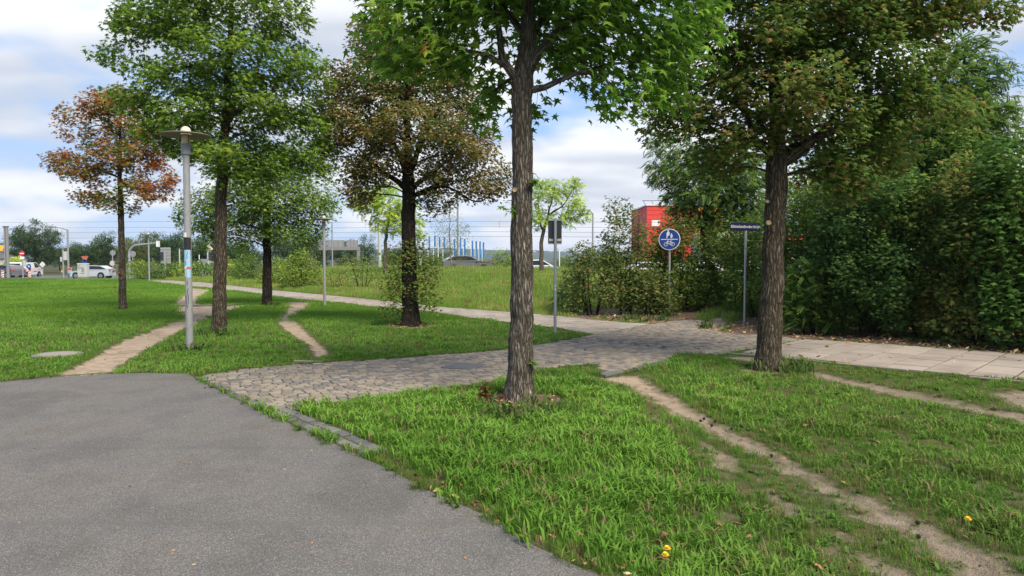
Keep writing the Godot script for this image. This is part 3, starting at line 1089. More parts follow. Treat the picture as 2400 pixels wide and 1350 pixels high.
	if keep > 0:
		kept.sort_custom(func(a, b): return a[0] < b[0])
		var tinted := []
		for c in s.colors:
			var m := leaf_mat("leaf_%s_%d" % [node.name, tinted.size()], 0.85, 0.5)
			m.vertex_color_use_as_albedo = false
			m.albedo_texture = tex(noise(FastNoiseLite.TYPE_SIMPLEX_SMOOTH, 0.05, 3, 2), [[0.0, grey(0.8)], [1.0, grey(1.1)]], 32) if tinted.is_empty() else tinted[0].albedo_texture
			m.albedo_color = lin(c[0].r * 1.5, c[0].g * 1.5, c[0].b * 1.5)
			tinted.append(m)
		for i in kept.size():
			var k: Array = kept[i]
			if i < keep:
				var which := 0
				for n in s.colors.size():
					if Vector3(s.colors[n][0].r - k[3].r, s.colors[n][0].g - k[3].g, s.colors[n][0].b - k[3].b).length() < Vector3(s.colors[which][0].r - k[3].r, s.colors[which][0].g - k[3].g, s.colors[which][0].b - k[3].b).length():
						which = n
				var one := part_of("leaf", L[s.leaf], tinted[which], node)
				one.transform = Transform3D(k[1], k[2])
			else:
				put(buffer, k[1], k[2], k[3])
	if wood.v.size():
		part("twigs", wood, M[s.bark], node).set_meta("kind", "stuff")
	many(s.get("foliage", "crown"), L[s.leaf], M[s.get("leaf_mat", "leaf")], buffer, node)

func in_frame(p: Vector3) -> bool:
	var d := p - Vector3(0, EYE, 0)
	var z := d.z * cos(PITCH) + d.y * sin(PITCH)
	var y := d.y * cos(PITCH) - d.z * sin(PITCH)
	return z < -0.5 and absf(d.x / z) < 0.74 and absf(y / z) < 0.42

func local(p: PackedVector3Array, o: Vector3) -> PackedVector3Array:
	var q := PackedVector3Array()
	for a in p:
		q.append(a - o)
	return q

func smooth_line(l: Array, step: float, wobble: float, n: FastNoiseLite) -> Array:     # Catmull-Rom through [point, radius]
	var pts := PackedVector3Array()
	var rad := PackedFloat32Array()
	for i in l.size() - 1:
		var a: Vector3 = l[i][0]
		var b: Vector3 = l[i + 1][0]
		var before: Vector3 = l[maxi(i - 1, 0)][0]
		var after: Vector3 = l[mini(i + 2, l.size() - 1)][0]
		var k := maxi(1, int(a.distance_to(b) / step))
		for j in k:
			var t := float(j) / k
			var p := a.cubic_interpolate(b, before, after, t)
			p += Vector3(n.get_noise_2d(p.y * 1.7, p.x), 0, n.get_noise_2d(p.y * 1.7, p.z + 50.0)) * wobble
			pts.append(p)
			rad.append(lerpf(l[i][1], l[i + 1][1], t))
	pts.append(l[l.size() - 1][0])
	rad.append(l[l.size() - 1][1])
	return [pts, rad]

func lobes_px(list: Array, depth: float) -> Array:       # [u, v, nearer(-)/farther(+) metres, half width px, half height px, half depth m]
	var o := []
	for l in list:
		var d: float = depth + l[2]
		o.append([at(l[0], l[1], d), Vector3(metres(l[3], d), metres(l[4], d), l[5])])
	return o

func stem_px(list: Array, depth: float) -> Array:        # [u, v, metres nearer/farther, radius]
	var o := []
	for l in list:
		o.append([at(l[0], l[1], depth + l[2]), l[3]])
	return o

func ball_lobes(c: Vector3, size: Vector3, n: int, r: RandomNumberGenerator, part_size := 0.5) -> Array:   # uneven lobes that fill an ellipsoid
	var o := []
	for i in n:
		var y := 1.0 - 2.0 * (i + 0.5) / n
		var a := i * 2.39996 + r.randf() * 0.8
		var k := sqrt(maxf(0.0, 1.0 - y * y))
		var d := Vector3(cos(a) * k, y, sin(a) * k) * r.randf_range(0.45, 0.68)
		o.append([c + d * size, size * part_size * r.randf_range(0.7, 1.2)])
	o.append([c, size * 0.5])
	return o

# a shrub of several stems filling a box given by its foot, width and top in the photo
func shrub(called: String, label: String, u: float, v: float, wide: float, top: float, spec: Dictionary, group := "", depth := 0.0, category := "shrub") -> Node3D:
	var b := gp(u, v) if depth <= 0.0 else far(u, depth)
	var node := thing(called, label, category, b, group)
	var r := RandomNumberGenerator.new()
	r.seed = spec.seed
	var h := high(b, top)
	var w := metres(wide, -b.z) / 2
	var deep: float = spec.get("deep", w)
	var s := {"bark": "bark_dark", "leaf": "oval", "size": 0.08, "droop": 0.25, "spread": 0.16, "each": 26, "clusters": 110, "colors": spec.colors, "seed": spec.seed, "auto": false, "floor": 0.12}
	s.merge(spec, true)
	s.lobes = []
	var n: int = spec.get("lobe_count", 8)
	for i in n:
		var t := (i + 0.5) / n
		var a = i * 2.4 + r.randf()
		var y := h * lerpf(spec.get("low", 0.22), 0.80, t)
		var k := sqrt(clampf(1.15 - t * spec.get("taper", 0.8), 0.05, 1.0))
		var lump: float = spec.get("lump", 0.52)
		var out := r.randf_range(0.45, 0.72) if lump < 0.5 else 0.55
		s.lobes.append([b + Vector3(cos(a) * w * out * k, y + h * (r.randf_range(-0.05, 0.14) if lump < 0.5 else 0.0), sin(a) * deep * out * k), Vector3(w * lump * k, h * 0.46 * lump, deep * lump * k) * r.randf_range(0.7, 1.3)])
	if spec.get("lump", 0.52) >= 0.5:
		s.lobes.append([b + Vector3(0, h * 0.35, 0), Vector3(w * 0.8, h * 0.33, deep * 0.8)])
	s.limbs = []
	for i in spec.get("stems", 6):
		var a = i * 2.4 + r.randf()
		var lean := r.randf_range(0.25, 0.6)
		var foot := b + Vector3(cos(a) * w, 0, sin(a) * deep) * 0.14
		var tip: Vector3 = b + Vector3(cos(a) * w * lean, h * r.randf_range(0.6, 0.88), sin(a) * deep * lean)
		s.limbs.append([[foot - Vector3(0, 0.04, 0), 0.012 + h * 0.005], [foot.lerp(tip, 0.45) + Vector3(r.randfn(), 0, r.randfn()) * 0.06, 0.008 + h * 0.003], [tip, 0.005]])
	s.foliage = "foliage"
	grow(node, s)
	return node

# a tree far off: trunk, a few limbs and leaf sprays
func far_tree(called: String, label: String, u: float, depth: float, wide: float, low: float, top: float, colors: Array, sd: int, sprays := 900, size := 0.45, group := "", bark := "bark_dark") -> Node3D:
	var b := far(u, depth)
	var node := thing(called, label, "tree", b, group)
	var r := RandomNumberGenerator.new()
	r.seed = sd
	var h := high(b, top)
	var l := maxf(high(b, low), 0.4)
	var w := metres(wide, depth) / 2
	var c := b + Vector3(0, (h + l) / 2, 0)
	var s := {"bark": bark, "leaf": "spray%d" % (sd % 3), "size": size, "droop": 0.1, "spread": size * 1.3, "each": 7, "room": 0.5, "clusters": sprays / 7, "colors": colors, "seed": sd, "leaf_mat": "leaf_far", "gap": -0.28, "hole": 2.0, "crown_from": l * 0.8, "floor": 0.3}
	s.trunk = [[b - Vector3(0, 0.1, 0), 0.05 + h * 0.022], [b + Vector3(r.randfn() * 0.1, l, 0), 0.03 + h * 0.016], [c + Vector3(r.randfn() * 0.3, 0, r.randfn() * 0.3), 0.02 + h * 0.009], [b + Vector3(0, h * 0.9, 0), 0.02]]
	s.lobes = ball_lobes(c, Vector3(w, (h - l) / 2, w), 9, r)
	grow(node, s)
	return node

# ---------------------------------------------------------------- street things
func pole(mb: MB, h: float, r0: float, r1: float, base := Vector3.ZERO, segs := 16) -> void:
	mb.tube(PackedVector3Array([base - Vector3(0, 0.05, 0), base + Vector3(0, h * 0.5, 0), base + Vector3(0, h, 0)]), PackedFloat32Array([r0, (r0 + r1) / 2, r1]), segs)

func shell(mb: MB, r: float, y0: float, y1: float, a0: float, a1: float) -> void:   # a sticker bent round a pole
	var n := 8
	var first := mb.v.size()
	for i in n + 1:
		var a := lerpf(a0, a1, float(i) / n)
		for k in [[r - 0.001, y0], [r + 0.0015, y0], [r + 0.0015, y1], [r - 0.001, y1]]:
			mb.vert(Vector3(cos(a) * k[0], k[1], sin(a) * k[0]))
	for i in n:
		for k in 3:
			var p := first + i * 4 + k
			mb.tri(p, p + 1, p + 4)
			mb.tri(p + 1, p + 5, p + 4)

func park_lamp(label: String, base: Vector3, h: float, marked := false) -> Node3D:
	var t := thing("park_lamp", label, "street lamp", base, "park lamps with disc shades")
	var k := h / 4.0
	var mb := MB.new()
	pole(mb, 3.52 * k, 0.062 * k, 0.056 * k, Vector3.ZERO, 24)
	part("pole", mb, M.pole_paint, t, true)
	mb = MB.new()
	mb.lathe([Vector2(0.0, 3.50 * k), Vector2(0.078 * k, 3.50 * k), Vector2(0.082 * k, 3.52 * k), Vector2(0.082 * k, 3.66 * k), Vector2(0.095 * k, 3.67 * k), Vector2(0.095 * k, 3.69 * k), Vector2(0.0, 3.69 * k)], 24)
	part("collar", mb, M.grey_paint, t)
	mb = MB.new()
	mb.lathe([Vector2(0.0, 3.69 * k), Vector2(0.072 * k, 3.69 * k), Vector2(0.072 * k, 3.84 * k), Vector2(0.0, 3.84 * k)], 24)
	part("lens", mb, M.globe, t)
	mb = MB.new()
	for i in 3:
		var a := TAU * i / 3.0 + 0.6
		mb.rod(Vector3(cos(a), 0, sin(a)) * 0.086 * k + Vector3(0, 3.68 * k, 0), Vector3(cos(a), 0, sin(a)) * 0.086 * k + Vector3(0, 3.85 * k, 0), 0.006 * k, 6)
	part("bracket", mb, M.dark_paint, t)
	mb = MB.new()
	mb.lathe([Vector2(0.10 * k, 3.862 * k), Vector2(0.40 * k, 3.838 * k), Vector2(0.42 * k, 3.832 * k), Vector2(0.42 * k, 3.842 * k), Vector2(0.40 * k, 3.85 * k), Vector2(0.10 * k, 3.875 * k), Vector2(0.10 * k, 3.862 * k)], 40)
	part("shade", mb, M.shade_metal, t)
	mb = MB.new()
	var dome := [Vector2(0.088 * k, 3.845 * k), Vector2(0.088 * k, 3.91 * k)]
	for i in 6:
		var a := PI / 2 * (i + 1) / 6.0
		dome.append(Vector2(cos(a) * 0.088 * k, (3.91 + sin(a) * 0.09) * k))
	mb.lathe(dome, 24)
	part("dome", mb, M.dome, t, true)
	if marked:
		# stickers and scrawl on the pole, heights as in the photo; angle PI/2 faces the camera
		for s in [[2.02, 2.10, "white_paint", 0.7, 1.7], [1.80, 2.015, "black", 0.5, 2.9], [1.50, 1.795, "sticker_blue", 0.5, 2.6], [1.455, 1.50, "sticker_red", 1.6, 2.7], [1.46, 1.51, "white_paint", 0.6, 1.5], [1.31, 1.455, "sticker_blue", 1.5, 2.6], [1.33, 1.45, "pale_grey", 0.6, 1.45]]:
			mb = MB.new()
			shell(mb, 0.0605, s[0], s[1], PI - s[4], PI - s[3])
			part("sticker", mb, M[s[2]], t)
		for line in [[[1.2, 1.76], [1.5, 1.70], [1.3, 1.66], [1.7, 1.64]], [[1.9, 1.60], [1.7, 1.56], [1.9, 1.53]], [[1.45, 1.26], [1.45, 1.18]], [[1.2, 1.12], [1.6, 1.05], [1.25, 1.0], [1.25, 0.86], [1.6, 0.78], [1.9, 0.9], [1.85, 1.0]]]:
			mb = MB.new()
			var pts := PackedVector3Array()
			var rad := PackedFloat32Array()
			for q in line:
				pts.append(Vector3(cos(q[0]) * 0.0625, q[1], sin(q[0]) * 0.0625))
				rad.append(0.004)
			mb.tube(pts, rad, 5)
			part("scrawl", mb, M.dark_paint, t)
	return t

func disc(mb: MB, c: Vector3, r: float, thick: float, segs := 28) -> void:     # faces +z
	var poly := PackedVector2Array()
	for i in segs:
		poly.append(Vector2(cos(TAU * i / segs), sin(TAU * i / segs)) * r)
	mb.prism(poly, thick, Transform3D(Basis.IDENTITY, c))

func ring(mb: MB, c: Vector3, r: float, wire: float, segs := 20) -> void:
	var pts := PackedVector3Array()
	var rad := PackedFloat32Array()
	for i in segs + 1:
		pts.append(c + Vector3(cos(TAU * i / segs), sin(TAU * i / segs), 0) * r)
		rad.append(wire)
	mb.tube(pts, rad, 5, 0.0, null, false)

func poly2(list: Array, c: Vector2, k: float) -> PackedVector2Array:
	var p := PackedVector2Array()
	for i in range(0, list.size(), 2):
		p.append(c + Vector2(list[i], list[i + 1]) * k)
	return p

func make_signs() -> void:
	# shared foot and cycle path sign
	var b := gp(1568, 737)
	var t := thing("path_sign", "round blue sign with white pedestrians over a white bicycle on a grey post", "sign", b, "", -0.38)
	var top := high(b, 536)
	var r := 0.315
	var c := Vector3(0.0, top - r, 0.04)
	var mb := MB.new()
	pole(mb, top - 0.02, 0.031, 0.031)
	part("post", mb, M.galvanised, t, true)
	mb = MB.new()
	disc(mb, c, r, 0.012, 40)
	part("rim", mb, M.white_paint, t)
	mb = MB.new()
	disc(mb, c + Vector3(0, 0, 0.004), r * 0.93, 0.0115, 40)
	var face := part("face", mb, M.sign_blue, t)
	mb = MB.new()
	var z := Transform3D(Basis.IDENTITY, Vector3(0, 0, c.z + 0.0155))
	var f := Vector2(c.x, c.y)
	mb.prism(poly2([-0.78, -0.03, 0.78, -0.03, 0.78, 0.03, -0.78, 0.03], f, r), 0.004, z)
	part("bar", mb, M.white_paint, face)
	mb = MB.new()
	mb.prism(poly2([-0.28, 0.10, -0.19, 0.10, -0.16, 0.34, -0.02, 0.34, -0.06, 0.52, -0.02, 0.56, 0.0, 0.40, 0.04, 0.42, 0.02, 0.62, -0.05, 0.70, -0.19, 0.70, -0.25, 0.62, -0.27, 0.34, -0.24, 0.34], f, r), 0.004, z)
	mb.prism(circle(f + Vector2(-0.12, 0.79) * r, 0.075 * r, 14), 0.004, z)
	part("adult_figure", mb, M.white_paint, face)
	mb = MB.new()
	mb.prism(poly2([0.10, 0.10, 0.16, 0.10, 0.18, 0.24, 0.20, 0.10, 0.26, 0.10, 0.25, 0.30, 0.32, 0.28, 0.34, 0.32, 0.24, 0.42, 0.14, 0.42, 0.06, 0.36, 0.08, 0.33, 0.13, 0.34], f, r), 0.004, z)
	mb.prism(circle(f + Vector2(0.18, 0.49) * r, 0.06 * r, 14), 0.004, z)
	part("child_figure", mb, M.white_paint, face)
	mb = MB.new()
	var bz := Vector3(c.x, c.y, c.z + 0.017)
	ring(mb, bz + Vector3(-0.32, -0.46, 0) * r, 0.165 * r, 0.02 * r)
	ring(mb, bz + Vector3(0.30, -0.46, 0) * r, 0.165 * r, 0.02 * r)
	for e in [[-0.32, -0.46, -0.20, -0.20], [-0.20, -0.20, 0.14, -0.20], [-0.20, -0.26, 0.02, -0.46], [0.02, -0.46, 0.16, -0.18], [0.30, -0.46, 0.02, -0.46], [0.30, -0.46, 0.14, -0.22], [-0.20, -0.20, -0.17, -0.12], [-0.17, -0.12, -0.08, -0.12], [0.08, -0.15, 0.24, -0.15]]:
		mb.rod(bz + Vector3(e[0], e[1], 0) * r, bz + Vector3(e[2], e[3], 0) * r, 0.022 * r, 5)
	part("bicycle_mark", mb, M.white_paint, face)
	mb = MB.new()
	for y in [0.5, -0.5]:
		mb.box(Vector3(0.09, 0.03, 0.045), Transform3D(Basis.IDENTITY, Vector3(0, c.y + y * r, 0.012)))
	part("clamp", mb, M.galvanised, t)
	# street name sign
	b = gp(1745, 758)
	t = thing("street_name_sign", "dark blue street name plate with white lettering on a grey post among leaves", "sign", b, "", 0.42)
	top = high(b, 521)
	mb = MB.new()
	pole(mb, top - 0.22, 0.032, 0.032)
	part("post", mb, M.galvanised, t, true)
	mb = MB.new()
	mb.box(Vector3(0.96, 0.21, 0.03), Transform3D(Basis.IDENTITY, Vector3(0, top - 0.115, 0)), 0.006)
	var plate := part("plate", mb, M.name_blue, t)
	var tm := TextMesh.new()
	tm.text = "Kötzschenbroder Straße"
	var font := SystemFont.new()
	font.font_names = PackedStringArray(["Droid Serif"])
	tm.font = font
	tm.font_size = 32
	tm.pixel_size = 0.0027
	tm.depth = 0.004
	var text := part_of("lettering", tm, M.white_paint, plate)
	text.position = Vector3(0, top - 0.115, 0.017)
	# a sign seen from behind beside the left slab walk
	b = gp(1301, 782)
	t = thing("signboard", "upright dark grey traffic sign seen from behind, two white stickers on it", "sign", b, "", -0.05)
	top = high(b, 514)
	var low := high(b, 573)
	mb = MB.new()
	pole(mb, top, 0.033, 0.033)
	part("post", mb, M.galvanised, t, true)
	var hh := top - low
	mb = MB.new()
	mb.box(Vector3(0.30, hh - 0.02, 0.012), Transform3D(Basis.IDENTITY, Vector3(-0.01, low + hh / 2, -0.05)), 0.003)
	var back := part("panel", mb, M.dark_paint, t)
	mb = MB.new()
	for y in [low + 0.02, top - 0.02]:
		mb.box(Vector3(0.29, 0.028, 0.02), Transform3D(Basis.IDENTITY, Vector3(-0.01, y, -0.036)), 0.004)
	part("rail", mb, M.galvanised, t)
	for s in [[-0.095, -0.12], [0.085, 0.03]]:
		mb = MB.new()
		mb.box(Vector3(0.085, 0.045, 0.002), Transform3D(Basis(Vector3.BACK, s[1]), Vector3(s[0], low + 0.10, -0.0425)))
		part("sticker", mb, M.white_paint, back)
		mb = MB.new()
		mb.box(Vector3(0.06, 0.012, 0.002), Transform3D(Basis(Vector3.BACK, s[1]), Vector3(s[0], low + 0.10, -0.041)))
		part("sticker_print", mb, M.dark_paint, back)
	mb = MB.new()
	mb.box(Vector3(0.02, 0.03, 0.003), Transform3D(Basis.IDENTITY, Vector3(0, 1.06, 0.0335)))
	mb.box(Vector3(0.022, 0.035, 0.003), Transform3D(Basis.IDENTITY, Vector3(0, 0.98, 0.0335)))
	part("post_sticker", mb, M.white_paint, t)

func car(label: String, pos: Vector3, turn: float, paint: String, kind := "suv", k := 1.0) -> Node3D:
	var t := thing("car", label, "car", pos, "", turn)
	var top: Array
	var belt: float
	if kind == "van":
		top = [[2.5, 0.3], [2.52, 0.75], [2.3, 1.05], [1.75, 1.22], [1.15, 1.85], [0.9, 1.95], [-2.3, 1.97], [-2.42, 1.85], [-2.46, 1.2], [-2.5, 0.35]]
		belt = 1.2
	elif kind == "hatch":
		top = [[2.05, 0.24], [2.1, 0.6], [1.95, 0.8], [1.05, 1.0], [0.25, 1.45], [-0.2, 1.52], [-1.4, 1.46], [-1.85, 1.05], [-2.0, 0.9], [-2.02, 0.3]]
		belt = 1.0
	else:
		top = [[2.3, 0.26], [2.36, 0.62], [2.15, 0.84], [1.15, 1.02], [0.25, 1.50], [-0.3, 1.56], [-1.3, 1.52], [-2.05, 1.16], [-2.3, 1.0], [-2.3, 0.34]]
		belt = 1.02
	var w := 0.9
	var body := MB.new()
	var low := PackedVector2Array()
	var cabin := PackedVector2Array()
	for p in top:
		if p[1] <= belt + 0.001:
			low.append(Vector2(p[0], p[1]))
		else:
			cabin.append(Vector2(p[0], p[1]))
	# below the belt: full width; above: drawn in towards the roof
	var full := PackedVector2Array()
	var cross_front := Vector2.ZERO
	var cross_rear := Vector2.ZERO
	for i in top.size() - 1:
		var a := Vector2(top[i][0], top[i][1])
		var b := Vector2(top[i + 1][0], top[i + 1][1])
		full.append(a) if a.y <= belt else null
		if (a.y - belt) * (b.y - belt) < 0.0:
			var x := a.lerp(b, (belt - a.y) / (b.y - a.y))
			full.append(x)
			if a.y < belt:
				cross_front = x
			else:
				cross_rear = x
	full.append(Vector2(top[top.size() - 1][0], top[top.size() - 1][1]))
	if cross_front == Vector2.ZERO:
		for q in full:
			if absf(q.y - belt) < 0.01 and q.x > 0.0:
				cross_front = q
	var house := PackedVector2Array([cross_front])
	house.append_array(cabin)
	house.append(cross_rear)
	var roof := 0.0
	for q in house:
		roof = maxf(roof, q.y)
	var at_w := func(q: Vector2) -> float: return w * (1.0 - 0.16 * clampf((q.y - belt) / (roof - belt), 0.0, 1.0)) * (1.0 - 0.10 * smoothstep(1.5, 2.5, absf(q.x)))
	for poly in [full, house]:
		var tr := Geometry2D.triangulate_polygon(poly)
		for s in [-1.0, 1.0]:
			for i in range(0, tr.size(), 3):
				var f := []
				for j in 3:
					var q: Vector2 = poly[tr[i + j]]
					f.append(Vector3(q.x, q.y, s * at_w.call(q)) * k)
				body.face(f)
	var skin := PackedVector2Array()
	for p in top:
		skin.append(Vector2(p[0], p[1]))
	for i in skin.size():
		var a := skin[i]
		var b := skin[(i + 1) % skin.size()]
		body.face([Vector3(a.x, a.y, at_w.call(a)) * k, Vector3(a.x, a.y, -at_w.call(a)) * k, Vector3(b.x, b.y, -at_w.call(b)) * k, Vector3(b.x, b.y, at_w.call(b)) * k])
	part("body", body, M[paint], t)
	# glass
	var small := Geometry2D.offset_polygon(house, -0.07)
	for s in [-1.0, 1.0]:
		var mb := MB.new()
		if small.size():
			var poly: PackedVector2Array = small[0]
			if kind == "van":
				poly = Geometry2D.intersect_polygons(poly, PackedVector2Array([Vector2(0.45, 0), Vector2(3, 0), Vector2(3, 3), Vector2(0.45, 3)]))[0]
			var tr := Geometry2D.triangulate_polygon(poly)
			for i in range(0, tr.size(), 3):
				var f := []
				for j in 3:
					var q: Vector2 = poly[tr[i + j]]
					f.append(Vector3(q.x, q.y, s * (at_w.call(q) + 0.006)) * k)
				mb.face(f)
			part("side_window", mb, M.glass_dark, t)
	var n := house.size()
	for e in [[house[0], house[1], "windscreen"], [house[n - 1], house[n - 2], "rear_window"]]:
		var mb := MB.new()
		var a: Vector2 = e[0].lerp(e[1], 0.08)
		var b: Vector2 = e[0].lerp(e[1], 0.92)
		var out := Vector2(signf(a.x), 0.6).normalized() * 0.008
		var wa: float = at_w.call(a) - 0.08
		var wb: float = at_w.call(b) - 0.08
		mb.face([Vector3(a.x + out.x, a.y + out.y, wa) * k, Vector3(a.x + out.x, a.y + out.y, -wa) * k, Vector3(b.x + out.x, b.y + out.y, -wb) * k, Vector3(b.x + out.x, b.y + out.y, wb) * k])
		part(e[2], mb, M.glass_dark, t)
	# wheels with arches
	var front: float = 1.42 if kind != "hatch" else 1.25
	for x in [front, -front]:
		for s in [-1.0, 1.0]:
			var xf := Transform3D(Basis(Vector3.RIGHT, PI / 2), Vector3(x, 0.33, s * (w - 0.1)) * k)
			var mb := MB.new()
			mb.lathe([Vector2(0.0, -0.11 * k), Vector2(0.31 * k, -0.11 * k), Vector2(0.33 * k, -0.07 * k), Vector2(0.33 * k, 0.07 * k), Vector2(0.31 * k, 0.11 * k), Vector2(0.0, 0.11 * k)], 20, xf)
			var wheel := part("wheel", mb, M.tyre, t)
			mb = MB.new()
			mb.lathe([Vector2(0.0, -0.118 * k), Vector2(0.22 * k, -0.113 * k), Vector2(0.22 * k, 0.113 * k), Vector2(0.0, 0.118 * k)], 16, xf)
			part("rim", mb, M.rim, wheel)
			mb = MB.new()
			var arch := circle(Vector2(x, 0.36) * k, 0.40 * k, 18)
			mb.prism(arch, 0.012 * k, Transform3D(Basis.IDENTITY, Vector3(0, 0, (s * (w + 0.004) - 0.006) * k)))
			part("wheel_arch", mb, M.black, t)
			wheel.position.z = s * 0.03 * k
	for s in [-1.0, 1.0]:
		var mb := MB.new()
		mb.box(Vector3(0.12, 0.14, 0.36) * k, Transform3D(Basis.IDENTITY, Vector3(skin[2].x - 0.02, skin[2].y - 0.13, s * 0.56) * k), 0.02 * k)
		part("headlight", mb, M.lens_clear, t)
		mb = MB.new()
		mb.box(Vector3(0.10, 0.14, 0.34) * k, Transform3D(Basis.IDENTITY, Vector3(skin[skin.size() - 2].x + 0.02, skin[skin.size() - 2].y - 0.06, s * 0.6) * k), 0.02 * k)
		part("tail_light", mb, M.lens_red, t)
		mb = MB.new()
		mb.box(Vector3(0.10, 0.12, 0.2) * k, Transform3D(Basis.IDENTITY, Vector3(cross_front.x - 0.35, belt + 0.02, s * (w + 0.06)) * k), 0.03 * k)
		part("wing_mirror", mb, M[paint], t)
	return t

func post_thing(called: String, label: String, category: String, base: Vector3, h: float, r: float, m: Material, group := "", turn := 0.0) -> Node3D:
	var t := thing(called, label, category, base, group, turn)
	var mb := MB.new()
	pole(mb, h, r, r * 0.9, Vector3.ZERO, 10)
	part("post", mb, m, t, true)
	return t

func board(t: Node3D, called: String, c: Vector3, size: Vector3, m: Material, bevel := 0.01) -> MeshInstance3D:
	var mb := MB.new()
	mb.box(size, Transform3D(Basis.IDENTITY, c), bevel)
	return part(called, mb, m, t)

func signal_head(t: Node3D, c: Vector3, s: float, m: Material, hood := 0.0) -> void:
	board(t, "signal_head", c, Vector3(0.3, 0.9, 0.28) * s, m, 0.03)
	if hood != 0.0:
		for k in 3:
			var mb := MB.new()
			mb.rod(c + Vector3(hood * 0.14 * s, (0.28 - 0.28 * k) * s, 0), c + Vector3(hood * 0.34 * s, (0.27 - 0.28 * k) * s, 0), 0.12 * s, 10)
			part("signal_hood", mb, M.black, t)

func make_far_street() -> void:
	# road that crosses behind the lawns
	var road := MB.new()
	var line := [[-90.0, -70.0], [-50.0, -72.0], [-32.0, -76.0], [-20.0, -82.0], [0.0, -66.0], [12.0, -58.0], [30.0, -50.0], [60.0, -40.0]]
	var strip := PackedVector2Array([Vector2(-110, -66), Vector2(-50, -67), Vector2(-30, -69), Vector2(-12, -70), Vector2(4, -60), Vector2(20, -52.5), Vector2(70, -40), Vector2(70, -52), Vector2(24, -66), Vector2(6, -76), Vector2(-10, -90), Vector2(-50, -92), Vector2(-110, -90)])
	# follows the lie of the land: cut into short cross strips
	for i in 80:
		var x0 := lerpf(-110.0, 70.0, i / 80.0)
		var x1 := lerpf(-110.0, 70.0, (i + 1) / 80.0)
		for k in Geometry2D.intersect_polygons(strip, PackedVector2Array([Vector2(x0, -200), Vector2(x1, -200), Vector2(x1, 0), Vector2(x0, 0)])):
			for j in 16:
				var z0 := -92.0 + j * 3.4
				for q in Geometry2D.intersect_polygons(k, PackedVector2Array([Vector2(x0, z0), Vector2(x1, z0), Vector2(x1, z0 + 3.4), Vector2(x0, z0 + 3.4)])):
					var f := []
					for e in q:
						f.append(Vector3(e.x, height(e.x, e.y) + 0.05, e.y))
					road.face(f)
	structure("road", road, M.road_asphalt)
	# cars
	car("silver blue crossover driving on the far road behind the white cabinet", far(216, 77.0), PI + 0.06, "car_silver", "suv", 0.95)
	car("white delivery van seen from behind at the far left junction", far(60, 84.0), PI / 2 + 0.12, "car_white", "van", 0.92)
	car("dark car at the left edge beside the concrete mast", far(14, 80.0), PI - 0.3, "car_grey", "hatch")
	car("white car half hidden behind the grey signal column", far(486, 74.0), 0.5, "car_white", "hatch")
	car("dark grey hatchback behind the grassy bank", far(1094, 60.0), 0.25, "car_grey", "suv", 0.95)
	car("pale silver car behind the bank right of the sweetgum trunk", far(1262, 57.0), 0.2, "car_pale", "hatch")
	car("white car glimpsed through the shrubs beneath the red building", far(1535, 54.0), 0.15, "car_white", "suv")
	car("white car glimpsed beneath the pale trunk by the street name sign", far(1650, 52.0), 0.15, "car_white", "hatch")
	car("bright blue car glimpsed through the dark thicket", far(1985, 48.0), 0.1, "car_blue", "suv")
	# white street cabinet with scrawl
	var b := far(195, 68.0)
	var h := high(b, 617)
	var t := thing("street_cabinet", "white street cabinet with black scrawled graffiti at the lawn edge", "cabinet", b)
	board(t, "plinth", Vector3(0, 0.15, 0), Vector3(0.98, 0.5, 0.42), M.concrete)
	board(t, "housing", Vector3(0, 0.4 + (h - 0.46) / 2, 0), Vector3(0.95, h - 0.46, 0.40), M.pale_grey, 0.015)
	board(t, "lid", Vector3(0, h - 0.03, 0), Vector3(1.0, 0.06, 0.46), M.white_paint, 0.015)
	for s in [[[-0.2, 1.35], [-0.35, 1.2], [-0.3, 1.0], [-0.15, 1.05]], [[-0.1, 1.2], [-0.05, 0.95], [0.1, 1.15], [0.05, 0.8], [-0.1, 0.75]], [[0.2, 1.0], [0.08, 0.85], [0.2, 0.7], [0.1, 0.55], [-0.15, 0.6]]]:
		var mb := MB.new()
		var pts := PackedVector3Array()
		var rad := PackedFloat32Array()
		for q in s:
			pts.append(Vector3(q[0], q[1] * h / 1.6 + 0.1, 0.205))
			rad.append(0.022)
		mb.tube(pts, rad, 5)
		part("scrawl", mb, M.black, t)
	# masts and street lamps
	b = far(18, 78.0)
	t = post_thing("concrete_mast", "thick square-topped grey catenary mast at the far left edge", "mast", b, high(b, 532), 0.17, M.concrete)
	board(t, "cable_box", Vector3(-0.28, high(b, 532) * 0.65, 0), Vector3(0.12, high(b, 532) * 0.7, 0.12), M.grey_paint)
	board(t, "cap", Vector3(-0.1, high(b, 532) + 0.04, 0), Vector3(0.6, 0.09, 0.3), M.dark_paint)
	for m in [[890, 525, 52.0, 0.13, "tapered pale grey catenary mast beside the yellow-green locust tree"], [985, 505, 58.0, 0.12, "slim grey catenary mast behind the brown maple trunk"], [1073, 420, 62.0, 0.09, "very tall thin mast rising through the birch"]]:
		b = far(m[0], m[2])
		t = post_thing("catenary_mast", m[4], "mast", b, high(b, m[1]), m[3], M.pale_grey if m[0] != 1073 else M.grey_paint, "masts along the tramway")
		var mb := MB.new()
		mb.lathe([Vector2(0, high(b, m[1])), Vector2(m[3], high(b, m[1])), Vector2(m[3] * 0.8, high(b, m[1]) + 0.08), Vector2(0, high(b, m[1]) + 0.09)], 10)
		part("cap", mb, M.grey_paint, t)
